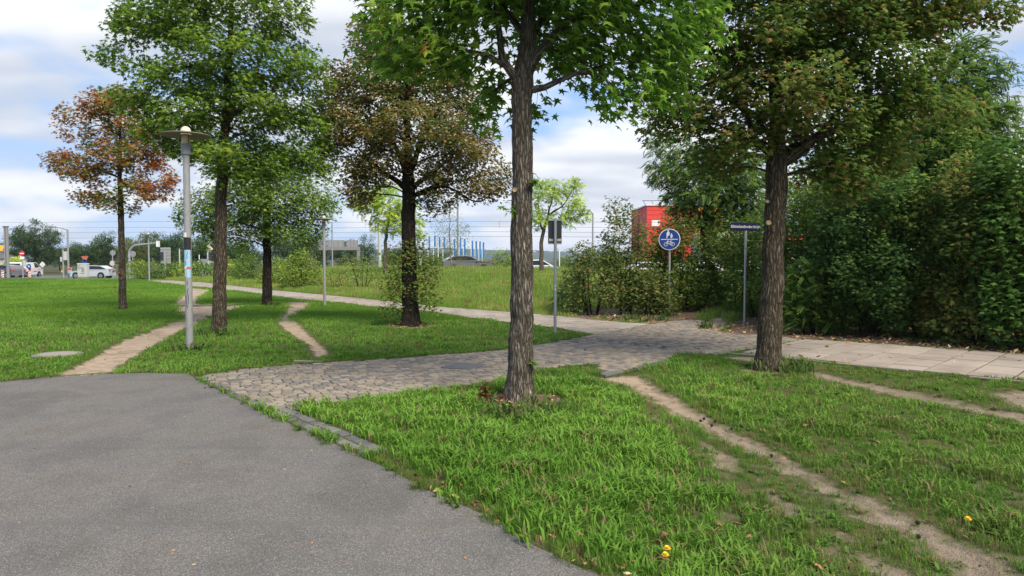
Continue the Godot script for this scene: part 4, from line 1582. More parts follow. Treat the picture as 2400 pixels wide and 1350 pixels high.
	for m in [[160, 538, 72.0, -1.0, 30.0, "street lamp with a long arm above the far left junction", 0.1], [779, 521, 66.0, -1.0, 20.0, "thin street lamp with a short arm behind the second park lamp", 0.07], [1389, 500, 58.0, -1.0, 9.0, "road lamp with a hooked head above the shrubs", 0.07]]:
		b = far(m[0], m[2])
		var top := high(b, m[1])
		t = post_thing("road_lamp", m[5], "street lamp", b, top, m[6], M.grey_paint, "tall lamps along the road")
		var arm := metres(m[4], m[2])
		var mb := MB.new()
		mb.tube(PackedVector3Array([Vector3(0, top - 0.05, 0), Vector3(m[3] * arm * 0.5, top + 0.15, 0), Vector3(m[3] * arm, top + 0.28, 0)]), PackedFloat32Array([0.05, 0.045, 0.04]), 8)
		part("arm", mb, M.grey_paint, t, true)
		board(t, "lantern", Vector3(m[3] * (arm + 0.25), top + 0.29, 0), Vector3(0.75, 0.12, 0.25), M.grey_paint, 0.04)
	# election posters
	for m in [[163, 634, 71.6, 9.0, 12.0, "red and pale blue poster tied to the left road lamp"], [83, 638, 74.0, 8.0, 9.0, "red and teal poster board on a short post by the junction"], [780, 634, 65.6, 9.0, 15.0, "orange and blue poster tied to the lamp behind the shrubs"]]:
		b = far(m[0], m[2])
		var c := high(b, m[1])
		var pw := metres(m[3], m[2])
		var ph := metres(m[4], m[2])
		t = post_thing("poster_board", m[5], "poster", b, c, 0.03, M.grey_paint, "posters on lamp posts")
		board(t, "board", Vector3(0, c, 0.05), Vector3(pw, ph, 0.02), M.white_paint, 0.004)
		board(t, "print", Vector3(0, c + ph * 0.24, 0.055), Vector3(pw * 0.94, ph * 0.42, 0.02), M.clad_red if m[0] != 780 else M.orange, 0.002)
		board(t, "print", Vector3(0, c - ph * 0.24, 0.055), Vector3(pw * 0.94, ph * 0.42, 0.02), M.sticker_blue, 0.002)
	# no entry sign with plate and two signal backs
	b = far(53, 76.0)
	var c0 := high(b, 594)
	t = post_thing("no_entry_sign", "round red no entry sign with white bar and plate above a signal", "sign", b, c0 + 0.3, 0.06, M.galvanised)
	var mb2 := MB.new()
	disc(mb2, Vector3(0, c0, 0.07), 0.29, 0.02)
	part("face", mb2, M.red, t)
	board(t, "bar", Vector3(0, c0, 0.095), Vector3(0.46, 0.1, 0.01), M.white_paint, 0.002)
	board(t, "plate", Vector3(0, c0 - 0.5, 0.07), Vector3(0.5, 0.3, 0.02), M.white_paint, 0.004)
	signal_head(t, Vector3(0.2, c0 - 1.1, 0), 0.7, M.pale_grey)
	# blue arrow sign on a dark post, striped boards
	b = far(69, 75.0)
	c0 = high(b, 624)
	t = post_thing("arrow_sign", "round blue direction sign beside the white van", "sign", b, c0 + 0.2, 0.12, M.dark_paint)
	mb2 = MB.new()
	disc(mb2, Vector3(0, c0, 0.14), 0.26, 0.02)
	part("face", mb2, M.sign_blue, t)
	mb2 = MB.new()
	mb2.prism(poly2([-0.5, 0.5, -0.35, 0.62, 0.2, 0.05, 0.38, 0.3, 0.5, -0.45, -0.25, -0.35, 0.0, -0.12], Vector2(0, c0), 0.26), 0.006, Transform3D(Basis.IDENTITY, Vector3(0, 0, 0.162)))
	part("arrow", mb2, M.white_paint, t)
	for m in [[6, 642, 73.0, "red and white striped warning board at the left picture edge"], [69, 642, 74.0, "red and white striped warning board behind the van"]]:
		b = far(m[0], m[2])
		c0 = high(b, m[1])
		t = post_thing("warning_board", m[3], "warning board", b, c0, 0.03, M.dark_paint, "striped warning boards")
		board(t, "board", Vector3(0, c0, 0.04), Vector3(0.3, 0.75, 0.03), M.white_paint)
		for k in 3:
			mb2 = MB.new()
			mb2.prism(PackedVector2Array([Vector2(-0.145, -0.34 + k * 0.25), Vector2(0.145, -0.22 + k * 0.25), Vector2(0.145, -0.10 + k * 0.25), Vector2(-0.145, -0.22 + k * 0.25)]), 0.004, Transform3D(Basis.IDENTITY, Vector3(0, c0, 0.056)))
			part("stripe", mb2, M.clad_red, t)
	for m in [[100, 620, 74.0, "pale diamond priority sign on a thin post at the junction", 0.32, 0.03], [494, 583, 70.0, "pale diamond sign on the broad grey signal column", 0.3, 0.05]]:
		b = far(m[0], m[2])
		c0 = high(b, m[1])
		t = post_thing("priority_sign", m[3], "sign", b, c0, m[5], M.galvanised, "diamond priority signs")
		mb2 = MB.new()
		mb2.prism(PackedVector2Array([Vector2(0, m[4]), Vector2(m[4], 0), Vector2(0, -m[4]), Vector2(-m[4], 0)]), 0.02, Transform3D(Basis.IDENTITY, Vector3(0, c0, m[5] + 0.02)))
		part("face", mb2, M.white_paint, t)
		mb2 = MB.new()
		mb2.prism(PackedVector2Array([Vector2(0, m[4] * 0.62), Vector2(m[4] * 0.62, 0), Vector2(0, -m[4] * 0.62), Vector2(-m[4] * 0.62, 0)]), 0.006, Transform3D(Basis.IDENTITY, Vector3(0, c0, m[5] + 0.041)))
		part("centre", mb2, M.yellow if m[0] == 494 else M.dome, t)
	# traffic signals
	b = far(148, 70.0)
	h = high(b, 585)
	t = post_thing("traffic_signal", "grey traffic signal post with two pale boxes seen from behind", "traffic light", b, h, 0.08, M.grey_paint, "traffic signals at the junction")
	signal_head(t, Vector3(0.24, h - 0.65, 0), 1.0, M.pale_grey)
	signal_head(t, Vector3(-0.2, h - 1.0, 0), 0.55, M.pale_grey)
	board(t, "push_button", Vector3(-0.11, high(b, 636), 0.03), Vector3(0.12, 0.22, 0.14), M.yellow, 0.02)
	b = far(347, 60.0)
	t = post_thing("traffic_signal", "traffic signal with black hoods just left of the third park lamp", "traffic light", b + Vector3(-0.12, 0, -3.0), high(b, 588), 0.05, M.grey_paint, "traffic signals at the junction")
	signal_head(t, Vector3(-0.16, high(b, 600), 0), 0.9, M.dark_paint, -1.0)
	b = far(489, 69.0)
	h = high(b, 563)
	t = post_thing("traffic_signal", "broad pale grey signal column with black lamps behind the sweetgum trunk", "traffic light", b, h, 0.17, M.pale_grey, "traffic signals at the junction")
	signal_head(t, Vector3(0.22, high(b, 600), 0.1), 0.95, M.dark_paint, 1.0)
	board(t, "crossbar", Vector3(0.15, high(b, 614), 0.1), Vector3(0.7, 0.08, 0.1), M.white_paint)
	# curved mast arm
	b = far(303, 72.0)
	h = high(b, 573)
	t = thing("signal_mast", "curved grey mast arm reaching over the road behind the third park lamp", "mast", b)
	mb2 = MB.new()
	var reach := metres(68, 72.0)
	var arm_pts := PackedVector3Array([Vector3(0, -0.05, 0), Vector3(0, h * 0.72, 0)])
	var arm_r := PackedFloat32Array([0.14, 0.12])
	for i in 6:
		var a := PI / 2 * (i + 1) / 6.0
		arm_pts.append(Vector3(0.95 * (1.0 - cos(a)), h * 0.72 + h * 0.27 * sin(a), 0))
		arm_r.append(0.11)
	arm_pts.append(Vector3(reach, h + 0.16, 0))
	arm_r.append(0.07)
	mb2.tube(arm_pts, arm_r, 10)
	part("arm", mb2, M.galvanised, t, true)
	board(t, "signal_panel", Vector3(reach, h + 0.05, 0), Vector3(0.16, 0.62, 0.5), M.white_paint)
	# sign backs around it
	b = far(387, 66.0)
	var w := metres(24, 66.0)
	h = high(b, 580)
	var l := high(b, 618)
	t = post_thing("direction_board", "large grey traffic board seen from behind with cross rails", "sign", b, h, 0.08, M.galvanised)
	board(t, "panel", Vector3(0, (h + l) / 2, -0.12), Vector3(w, h - l, 0.03), M.grey_paint)
	for y in [0.06, 0.28, 0.42, 0.64, 0.95]:
		board(t, "rail", Vector3(0, h - (h - l) * y, -0.09), Vector3(w, 0.05, 0.04), M.pale_grey)
	for m in [[264, 586, 72.0, 606, 617, "thin post with round sign backs by the red tinged tree"], [311, 588, 66.0, 592, 0, "slim grey signpost beside the bushes with one round back"]]:
		b = far(m[0], m[2])
		t = post_thing("sign_post", m[5], "sign", b, high(b, m[1]), 0.05, M.galvanised, "sign posts seen from behind")
		mb2 = MB.new()
		disc(mb2, Vector3(0, high(b, m[1]) - 0.3, -0.08), 0.29, 0.02)
		part("sign_back", mb2, M.grey_paint, t)
		if m[4] > 0:
			mb2 = MB.new()
			disc(mb2, Vector3(0, high(b, m[4]), 0.06), 0.27, 0.02)
			part("sign_face", mb2, M.pale_grey, t)
	b = far(421, 62.0)
	t = post_thing("sign_post", "pale post with a small flat sign on top behind the lamp pole", "sign", b, high(b, 583), 0.055, M.pale_grey, "sign posts seen from behind")
	board(t, "sign_face", Vector3(-0.1, high(b, 583), 0), Vector3(0.36, 0.16, 0.05), M.dark_paint)
	b = far(467, 68.0)
	t = post_thing("give_way_sign", "down-pointing triangular sign back on a thin pale post", "sign", b, high(b, 597), 0.05, M.white_paint)
	mb2 = MB.new()
	mb2.prism(PackedVector2Array([Vector2(0.05, 0.0), Vector2(0.95, 0.0), Vector2(0.5, -0.75)]), 0.02, Transform3D(Basis.IDENTITY, Vector3(0, high(b, 607), 0.06)))
	part("sign_back", mb2, M.grey_paint, t)
	board(t, "lamp_box", Vector3(0, high(b, 616), 0.05), Vector3(0.3, 0.36, 0.1), M.dome)
	b = far(200, 74.0)
	t = post_thing("give_way_sign", "small triangular sign above a blue one behind the white cabinet", "sign", b, high(b, 606), 0.05, M.galvanised)
	mb2 = MB.new()
	mb2.prism(PackedVector2Array([Vector2(-0.4, 0.3), Vector2(0.4, 0.3), Vector2(0.0, -0.35)]), 0.02, Transform3D(Basis.IDENTITY, Vector3(0, high(b, 607), 0.06)))
	part("sign_face", mb2, M.sticker_red, t)
	mb2 = MB.new()
	disc(mb2, Vector3(-0.1, high(b, 614), 0.06), 0.28, 0.02)
	part("blue_sign", mb2, M.sign_blue, t)
	# yellow direction board and a shed at the left edge
	b = far(-14, 84.0)
	t = post_thing("direction_sign", "yellow direction board cut by the left picture edge", "sign", b, high(b, 574), 0.08, M.galvanised)
	w = metres(24, 84.0)
	board(t, "board", Vector3(0.55, high(b, 578), 0.1), Vector3(w * 1.2, metres(6, 84.0), 0.05), M.yellow)
	board(t, "board", Vector3(0.5, high(b, 585), 0.1), Vector3(w * 1.1, metres(7, 84.0), 0.05), M.yellow)
	b = far(-30, 105.0)
	t = thing("house", "low building with a grey roof at the left picture edge", "house", b)
	h = high(b, 606)
	board(t, "wall", Vector3(0, h / 2, 0), Vector3(6.4, h, 6.0), M.house_wall)
	mb2 = MB.new()
	mb2.prism(PackedVector2Array([Vector2(-3.4, 0), Vector2(0, high(b, 590) - h), Vector2(3.4, 0)]), 6.4, Transform3D(Basis.IDENTITY, Vector3(0, h, -3.2)))
	part("roof", mb2, M.roof_grey, t)
	for k in 3:
		board(t, "window", Vector3(-2.0 + k * 2.0, h * 0.5, 3.0), Vector3(0.9, 0.9, 0.06), M.glass_dark)
	# sign gantry over the road
	b = far(778, 96.0)
	t = thing("sign_gantry", "grey sign gantry with three panels seen from behind above the trees", "gantry", b)
	h = high(b, 584)
	w = metres(130, 96.0)
	for s in [-0.5, 0.48]:
		board(t, "leg", Vector3(w * s, h / 2, 0), Vector3(0.4, h, 0.4), M.concrete)
	board(t, "beam", Vector3(0, h + 0.1, 0), Vector3(w, 0.5, 0.5), M.concrete)
	for s in [[-0.33, 36.0], [0.06, 38.0], [0.36, 26.0]]:
		var pw: float = metres(s[1], 96.0)
		board(t, "panel", Vector3(w * s[0], h + 0.55, -0.45), Vector3(pw, 1.5, 0.08), M.grey_paint)
		for k in 4:
			board(t, "rail", Vector3(w * s[0] + pw * (k / 3.0 - 0.5) * 0.94, h + 0.55, -0.38), Vector3(0.09, 1.5, 0.06), M.concrete)
	# overhead wires and their droppers
	var r := 0.012
	for m in [[516, 522, "topmost"], [530, 534, "second highest"], [541, 546, "third highest"], [555, 556, "lowest"]]:
		t = thing("overhead_wire", "%s of the four thin tram wires crossing the sky" % m[2], "wire", at(700, m[0], 70.0), "tram wires")
		var mb := MB.new()
		var pts := PackedVector3Array()
		var rad := PackedFloat32Array()
		for i in 25:
			var q := float(i) / 24
			var e := at(lerpf(-400, 1900, q), lerpf(m[0] + 4, m[1] - 4, q), lerpf(92, 52, q))
			e.y -= sin(q * PI * 3.0) ** 2 * 0.1
			pts.append(e - t.position)
			rad.append(r)
		mb.tube(pts, rad, 5)
		part("cable", mb, M.dark_paint, t)
		if m[2] == "topmost":
			for u in [856, 1170, 1010]:
				mb = MB.new()
				var d := lerpf(92, 52, (u + 400.0) / 2300.0)
				mb.rod(at(u, 519, d) - t.position, at(u, 533, d) - t.position, 0.014, 5)
				part("dropper", mb, M.dark_paint, t)
	# flags of the car dealer row
	var flags := [[1003, 553, 575], [1016, 552, 572], [1027, 556, 574], [1038, 555, 580], [1062, 560, 600], [1076, 558, 604], [1086, 560, 606], [1104, 564, 608], [1113, 565, 602], [1122, 566, 598], [1130, 568, 596]]
	var rf := RandomNumberGenerator.new()
	rf.seed = 3
	for i in flags.size():
		var m: Array = flags[i]
		b = far(m[0], 80.0 + i * 2.0)
		var d := 80.0 + i * 2.0
		h = high(b, m[1] - 1)
		t = post_thing("flagpole", "blue banner flag on a white pole, %s counted from the brown maple's trunk" % ["first", "second", "third", "fourth", "fifth", "sixth", "seventh", "eighth", "ninth", "tenth", "eleventh"][i], "flag", b, h, 0.05, M.white_paint, "row of blue banner flags")
		var mb := MB.new()
		var fw := metres(4.2, d)
		var fh := metres(m[2] - m[1] + 6, d)
		var grid := []
		for y in 9:
			for x in 5:
				grid.append(mb.vert(Vector3(0.06 + fw * x / 4.0, h - 0.05 - fh * y / 8.0, 0.12 * sin(x * 1.3 + y * 0.7 + i) * (x / 4.0))))
		for y in 8:
			for x in 4:
				mb.tri(grid[y * 5 + x], grid[y * 5 + x + 1], grid[y * 5 + x + 5])
				mb.tri(grid[y * 5 + x + 1], grid[y * 5 + x + 6], grid[y * 5 + x + 5])
		part("banner", mb, M.flag_blue, t)
	b = far(1147, 90.0)
	t = post_thing("pylon_sign", "blue and red pylon sign beyond the parked cars", "sign", b, high(b, 612), 0.2, M.grey_paint)
	board(t, "panel", Vector3(0, high(b, 602), 0.2), Vector3(metres(9, 90.0), metres(8, 90.0), 0.3), M.flag_blue)
	board(t, "band", Vector3(0, high(b, 608.5), 0.2), Vector3(metres(9, 90.0), metres(4, 90.0), 0.3), M.clad_red)
	b = far(1311, 70.0)
	t = post_thing("white_pole", "thin white pole right of the dark signboard in the distance", "pole", b, high(b, 583), 0.06, M.white_paint)
	board(t, "cap", Vector3(0, high(b, 583), 0), Vector3(0.16, 0.1, 0.16), M.white_paint)
	# red store
	b = far(1600, 92.0)
	t = thing("store_building", "red clad store with orange panels and a rail along its flat roof", "building", b)
	var x0 := metres(-85, 92.0)
	var x1 := metres(95, 92.0)
	h = high(b, 482)
	board(t, "wall", Vector3((x0 + x1) / 2, h / 2, -6.0), Vector3(x1 - x0 - 0.1, h, 12.0), M.clad_red)
	for k in 12:
		board(t, "cladding_panel", Vector3((x0 + metres(25, 92.0)) / 2, h - 0.33 - k * 0.62, 0.03), Vector3(metres(25, 92.0) - x0, 0.58, 0.06), M.clad_red)
	for k in 6:
		var pw := (x1 - metres(26, 92.0)) / 3.0
		board(t, "cladding_panel", Vector3(metres(26, 92.0) + pw * (k % 3 + 0.5), h - 1.6 - (k / 3) * 3.3, 0.03), Vector3(pw - 0.06, 3.1, 0.06), M.orange if (k + k / 3) % 2 == 0 else M.lime)
	board(t, "fascia", Vector3((x0 + x1) / 2, h + 0.06, -5.9), Vector3(x1 - x0 + 0.3, 0.16, 12.2), M.white_paint)
	var rail := MB.new()
	for k in 11:
		var x := lerpf(x0 - 0.6, x1, k / 10.0)
		rail.rod(Vector3(x + 0.4, h + 0.1, 0.1), Vector3(x, h + 0.62, 0.5), 0.03, 5)
	rail.rod(Vector3(x0 - 0.7, h + 0.62, 0.5), Vector3(x1, h + 0.62, 0.5), 0.04, 5)
	part("roof_rail", rail, M.dark_paint, t)
	for k in 3:
		board(t, "letter_panel", Vector3(x0 + 1.2 + k * 3.4, h - 2.35, 0.09), Vector3(1.1, 0.8, 0.08), M.white_paint)
	for k in 4:
		board(t, "window", Vector3(x0 + 1.4 + k * 2.6, 1.4, 0.05), Vector3(2.1, 2.2, 0.08), M.glass_dark)
	# pale shed behind the thicket
	b = far(1900, 75.0)
	t = thing("warehouse", "pale warehouse wall glimpsed through the thicket behind the road", "building", b)
	board(t, "wall", Vector3(2, 2.4, -4), Vector3(26, 4.8, 8), M.house_wall)
	board(t, "sign_band", Vector3(0, 4.0, 0.04), Vector3(12, 0.9, 0.1), M.clad_red)
	for k in 5:
		board(t, "window", Vector3(-8 + k * 4.4, 1.5, 0.03), Vector3(2.4, 1.6, 0.08), M.glass_dark)

func make_hills() -> void:
	var n := noise(FastNoiseLite.TYPE_SIMPLEX_SMOOTH, 0.0016, 4, 8)
	var fuzz := noise(FastNoiseLite.TYPE_SIMPLEX_SMOOTH, 0.02, 3, 18)
	var mb := MB.new()
	mb.colored = true
	var cols := 700
	var rows := [0.0, 0.25, 0.45, 0.62, 0.76, 0.88, 0.96, 1.0]
	for i in cols + 1:
		var x := lerpf(-3000.0, 3000.0, float(i) / cols)
		var top := 50.0 + 16.0 * n.get_noise_2d(x, 0.0) + 5.0 * maxf(0.0, fuzz.get_noise_2d(x, 3.0)) + 2.5 * fuzz.get_noise_2d(x * 4.0, 9.0)
		for r in rows.size():
			var k: float = rows[r]
			var tone := fuzz.get_noise_2d(x * 0.7, k * 900.0)
			mb.tint = Color(0.035, 0.06, 0.022).lerp(Color(0.09, 0.11, 0.04), clampf(tone + 0.4, 0.0, 1.0))
			mb.vert(Vector3(x, -2.0 + top * k + 2.0 * fuzz.get_noise_2d(x, k * 500.0) * k, -2150.0 - 700.0 * k))
	for i in cols:
		for r in rows.size() - 1:
			var p := i * rows.size() + r
			var q := p + rows.size()
			mb.tri(p, p + 1, q)
			mb.tri(p + 1, q + 1, q)
	M.hill = mat("hill", Color.WHITE, 1.0)
	M.hill.vertex_color_use_as_albedo = true
	structure("hills", mb, M.hill)
	var rr := RandomNumberGenerator.new()
	rr.seed = 6
	for i in 14:
		var u := 1160.0 + i * 27.0 + rr.randf() * 14.0
		var v := rr.randf_range(584.0, 592.0)
		var t := thing("hill_house", "tiny pale house on the wooded hill ridge, far in the distance", "house", at(u, v + 1.0, 2720.0), "houses on the ridge")
		board(t, "wall", Vector3(0, 2.0, 0), Vector3(9, 6, 8), M.house_wall, 0.05)
		var m2 := MB.new()
		m2.prism(PackedVector2Array([Vector2(-5.2, 0), Vector2(0, 3.6), Vector2(5.2, 0)]), 8.6, Transform3D(Basis.IDENTITY, Vector3(0, 5.0, -4.3)))
		part("roof", m2, M.house_roof, t)

# ---------------------------------------------------------------- trees of this place
const GUM := [[Color(0.085, 0.175, 0.022), 5.0], [Color(0.13, 0.24, 0.03), 3.0], [Color(0.05, 0.115, 0.018), 2.4], [Color(0.19, 0.285, 0.036), 1.0], [Color(0.36, 0.15, 0.035), 0.02]]
const GUM_DARK := [[Color(0.09, 0.165, 0.022), 5.0], [Color(0.145, 0.23, 0.03), 3.6], [Color(0.055, 0.11, 0.018), 2.0], [Color(0.20, 0.26, 0.036), 1.0], [Color(0.28, 0.12, 0.03), 0.06]]
const RUST := [[Color(0.10, 0.145, 0.024), 2.6], [Color(0.18, 0.15, 0.03), 1.8], [Color(0.29, 0.14, 0.034), 3.0], [Color(0.26, 0.09, 0.032), 2.6], [Color(0.15, 0.055, 0.025), 0.6]]
const MAPLE := [[Color(0.075, 0.105, 0.026), 3.4], [Color(0.115, 0.13, 0.032), 2.8], [Color(0.19, 0.135, 0.048), 2.2], [Color(0.13, 0.08, 0.032), 1.0], [Color(0.33, 0.24, 0.11), 1.6]]
const MAPLE_GREEN := [[Color(0.065, 0.12, 0.024), 4.0], [Color(0.10, 0.155, 0.03), 3.0], [Color(0.145, 0.155, 0.036), 2.0], [Color(0.18, 0.125, 0.042), 0.8], [Color(0.24, 0.15, 0.055), 0.3]]
const LOCUST := [[Color(0.075, 0.14, 0.03), 4.0], [Color(0.115, 0.19, 0.036), 3.0], [Color(0.05, 0.095, 0.026), 1.4], [Color(0.24, 0.27, 0.04), 0.6]]
const HORNBEAM := [[Color(0.065, 0.12, 0.026), 4.0], [Color(0.105, 0.175, 0.034), 3.0], [Color(0.15, 0.22, 0.042), 1.8], [Color(0.13, 0.13, 0.036), 1.0], [Color(0.30, 0.23, 0.07), 0.25]]
const OLIVE := [[Color(0.085, 0.125, 0.034), 4.0], [Color(0.125, 0.165, 0.042), 3.0], [Color(0.18, 0.16, 0.055), 1.4], [Color(0.06, 0.09, 0.026), 1.6], [Color(0.26, 0.14, 0.055), 0.4]]
const LIME := [[Color(0.16, 0.23, 0.03), 4.0], [Color(0.10, 0.17, 0.03), 3.0], [Color(0.26, 0.30, 0.05), 2.0], [Color(0.07, 0.11, 0.025), 1.5]]
const YELLOW := [[Color(0.30, 0.40, 0.04), 4.0], [Color(0.20, 0.31, 0.035), 3.0], [Color(0.42, 0.46, 0.05), 2.0]]
const FAR_GREEN := [[Color(0.04, 0.075, 0.022), 4.0], [Color(0.06, 0.10, 0.028), 3.0], [Color(0.03, 0.055, 0.02), 3.0], [Color(0.10, 0.11, 0.035), 1.0]]

func make_trees() -> void:
	# near sweetgum
	var b := gp(1217, 938)
	var d := -b.z
	var t := thing("sweetgum_tree", "tall sweetgum in front with furrowed grey trunk and large star leaves", "tree", b)
	grow(t, {"seed": 101, "ridge": 0.09, "near": true, "bark": "bark_gum", "leaf": "star", "size": 0.135, "droop": 0.7, "spread": 0.3, "each": 26, "clusters": 500, "colors": GUM, "keep": 300, "auto": false, "crown_from": 3.2, "gap": -0.16, "hole": 0.7, "patchy": 0.5,
		"trunk": stem_px([[1217, 946, 0, 0.225], [1217, 928, 0, 0.176], [1218, 900, 0, 0.150], [1219, 860, 0, 0.138], [1222, 760, 0, 0.127], [1223, 600, 0, 0.118], [1223, 400, 0, 0.110], [1225, 260, 0, 0.108], [1227, 190, 0, 0.116], [1236, 110, 0, 0.085], [1238, -60, 0, 0.06], [1240, -420, 0, 0.015]], d),
		"limbs": [stem_px([[1230, 185, 0, 0.075], [1252, 140, 0, 0.06], [1300, 85, 0.05, 0.05], [1342, 42, 0.1, 0.04], [1420, 28, 0.1, 0.03], [1530, 5, 0.2, 0.015]], d), stem_px([[1236, 212, 0, 0.045], [1278, 204, -0.05, 0.036], [1312, 188, -0.1, 0.03], [1350, 172, -0.1, 0.022], [1410, 178, -0.1, 0.014], [1450, 225, -0.1, 0.008]], d), stem_px([[1218, 192, 0, 0.06], [1196, 166, -0.05, 0.05], [1180, 140, -0.05, 0.042], [1172, 80, 0, 0.035], [1158, -10, 0.1, 0.02]], d), stem_px([[1236, 120, 0, 0.05], [1262, 60, 0.3, 0.04], [1330, -20, 0.6, 0.03], [1420, -80, 0.7, 0.015]], d), stem_px([[1236, 100, 0, 0.045], [1180, 20, 0.3, 0.035], [1100, -50, 0.4, 0.025], [1000, -90, 0.5, 0.012]], d), stem_px([[1228, 170, 0, 0.03], [1190, 190, 0.35, 0.022], [1155, 215, 0.7, 0.012]], d), stem_px([[1350, 172, -0.1, 0.02], [1440, 150, 0.2, 0.016], [1540, 150, 0.4, 0.01], [1580, 190, 0.5, 0.006]], d), stem_px([[1342, 42, 0.1, 0.028], [1450, 70, 0.3, 0.02], [1560, 90, 0.4, 0.014], [1650, 70, 0.4, 0.007]], d), stem_px([[1205, 172, 0, 0.035], [1150, 132, -0.1, 0.028], [1080, 118, -0.2, 0.02], [1000, 95, -0.3, 0.012], [920, 90, -0.3, 0.006]], d)],
		"lobes": lobes_px([[955, 60, -0.3, 90, 75, 0.8], [905, 120, -0.2, 40, 50, 0.4], [985, 130, -0.3, 75, 45, 0.6], [1050, 130, 0, 55, 45, 0.6], [1080, 50, 0, 110, 80, 1.0], [1150, 215, 0.7, 42, 80, 0.3], [1140, 280, 0.7, 28, 45, 0.25], [1258, 250, 0.6, 18, 52, 0.25], [1300, 120, 0.9, 80, 60, 0.5], [1390, 50, 0, 115, 70, 1.0], [1400, 165, 0.3, 70, 40, 0.5], [1430, 215, 0.1, 55, 30, 0.3], [1455, 252, 0, 34, 26, 0.25], [1490, 200, 0.1, 50, 36, 0.4], [1530, 110, 0.4, 95, 75, 0.7], [1540, 200, 0.5, 75, 42, 0.5], [1640, 60, 0.4, 60, 65, 0.6], [1240, -70, 0, 220, 100, 1.4], [1040, -90, 0, 180, 100, 1.2], [1460, -90, 0, 200, 100, 1.2], [1240, -300, 0, 250, 150, 1.5]], d)})
	# a leafy sprig on the bare trunk
	var sprig := {"seed": 102, "bark": "bark_gum", "leaf": "star", "size": 0.12, "droop": 0.8, "spread": 0.05, "each": 4, "clusters": 7, "colors": GUM, "auto": false, "foliage": "trunk_sprig", "gap": -2.0, "limbs": [stem_px([[1240, 405, -0.05, 0.006], [1256, 408, -0.1, 0.004]], d), stem_px([[1208, 470, -0.05, 0.006], [1188, 470, -0.1, 0.003]], d), stem_px([[1245, 850, -0.1, 0.005], [1251, 852, -0.15, 0.003]], d)], "lobes": lobes_px([[1257, 420, -0.1, 12, 18, 0.05], [1188, 488, -0.1, 14, 10, 0.05], [1251, 850, -0.15, 4, 6, 0.03]], d)}
	grow(t, sprig)
	scar(t, at(1206, 445, d - 0.115), 0.022)
	# red seedling at its foot
	var sb := gp(1146, 950)
	var seedling := thing("seedling", "small dark red sweetgum seedling at the foot of the front trunk", "plant", sb)
	grow(seedling, {"seed": 103, "bark": "bark_dark", "leaf": "star", "size": 0.07, "droop": 0.6, "spread": 0.045, "each": 6, "clusters": 9, "auto": false, "foliage": "foliage", "gap": -2.0, "floor": 0.03, "colors": [[Color(0.09, 0.014, 0.01), 4.0], [Color(0.07, 0.025, 0.012), 2.0], [Color(0.07, 0.07, 0.018), 1.5]], "limbs": [[[sb, 0.006], [sb + Vector3(-0.03, 0.12, 0), 0.004], [sb + Vector3(-0.09, 0.22, 0.02), 0.002]], [[sb, 0.005], [sb + Vector3(0.05, 0.1, 0.03), 0.003], [sb + Vector3(0.1, 0.15, 0.02), 0.002]]], "lobes": [[sb + Vector3(-0.06, 0.16, 0), Vector3(0.07, 0.1, 0.05)], [sb + Vector3(0.05, 0.1, 0.02), Vector3(0.08, 0.07, 0.05)]]})
	# right maple
	b = gp(1800, 866)
	d = -b.z
	t = thing("maple_tree", "spreading maple with brown tinged leaves and dark trunk on the right lawn", "tree", b)
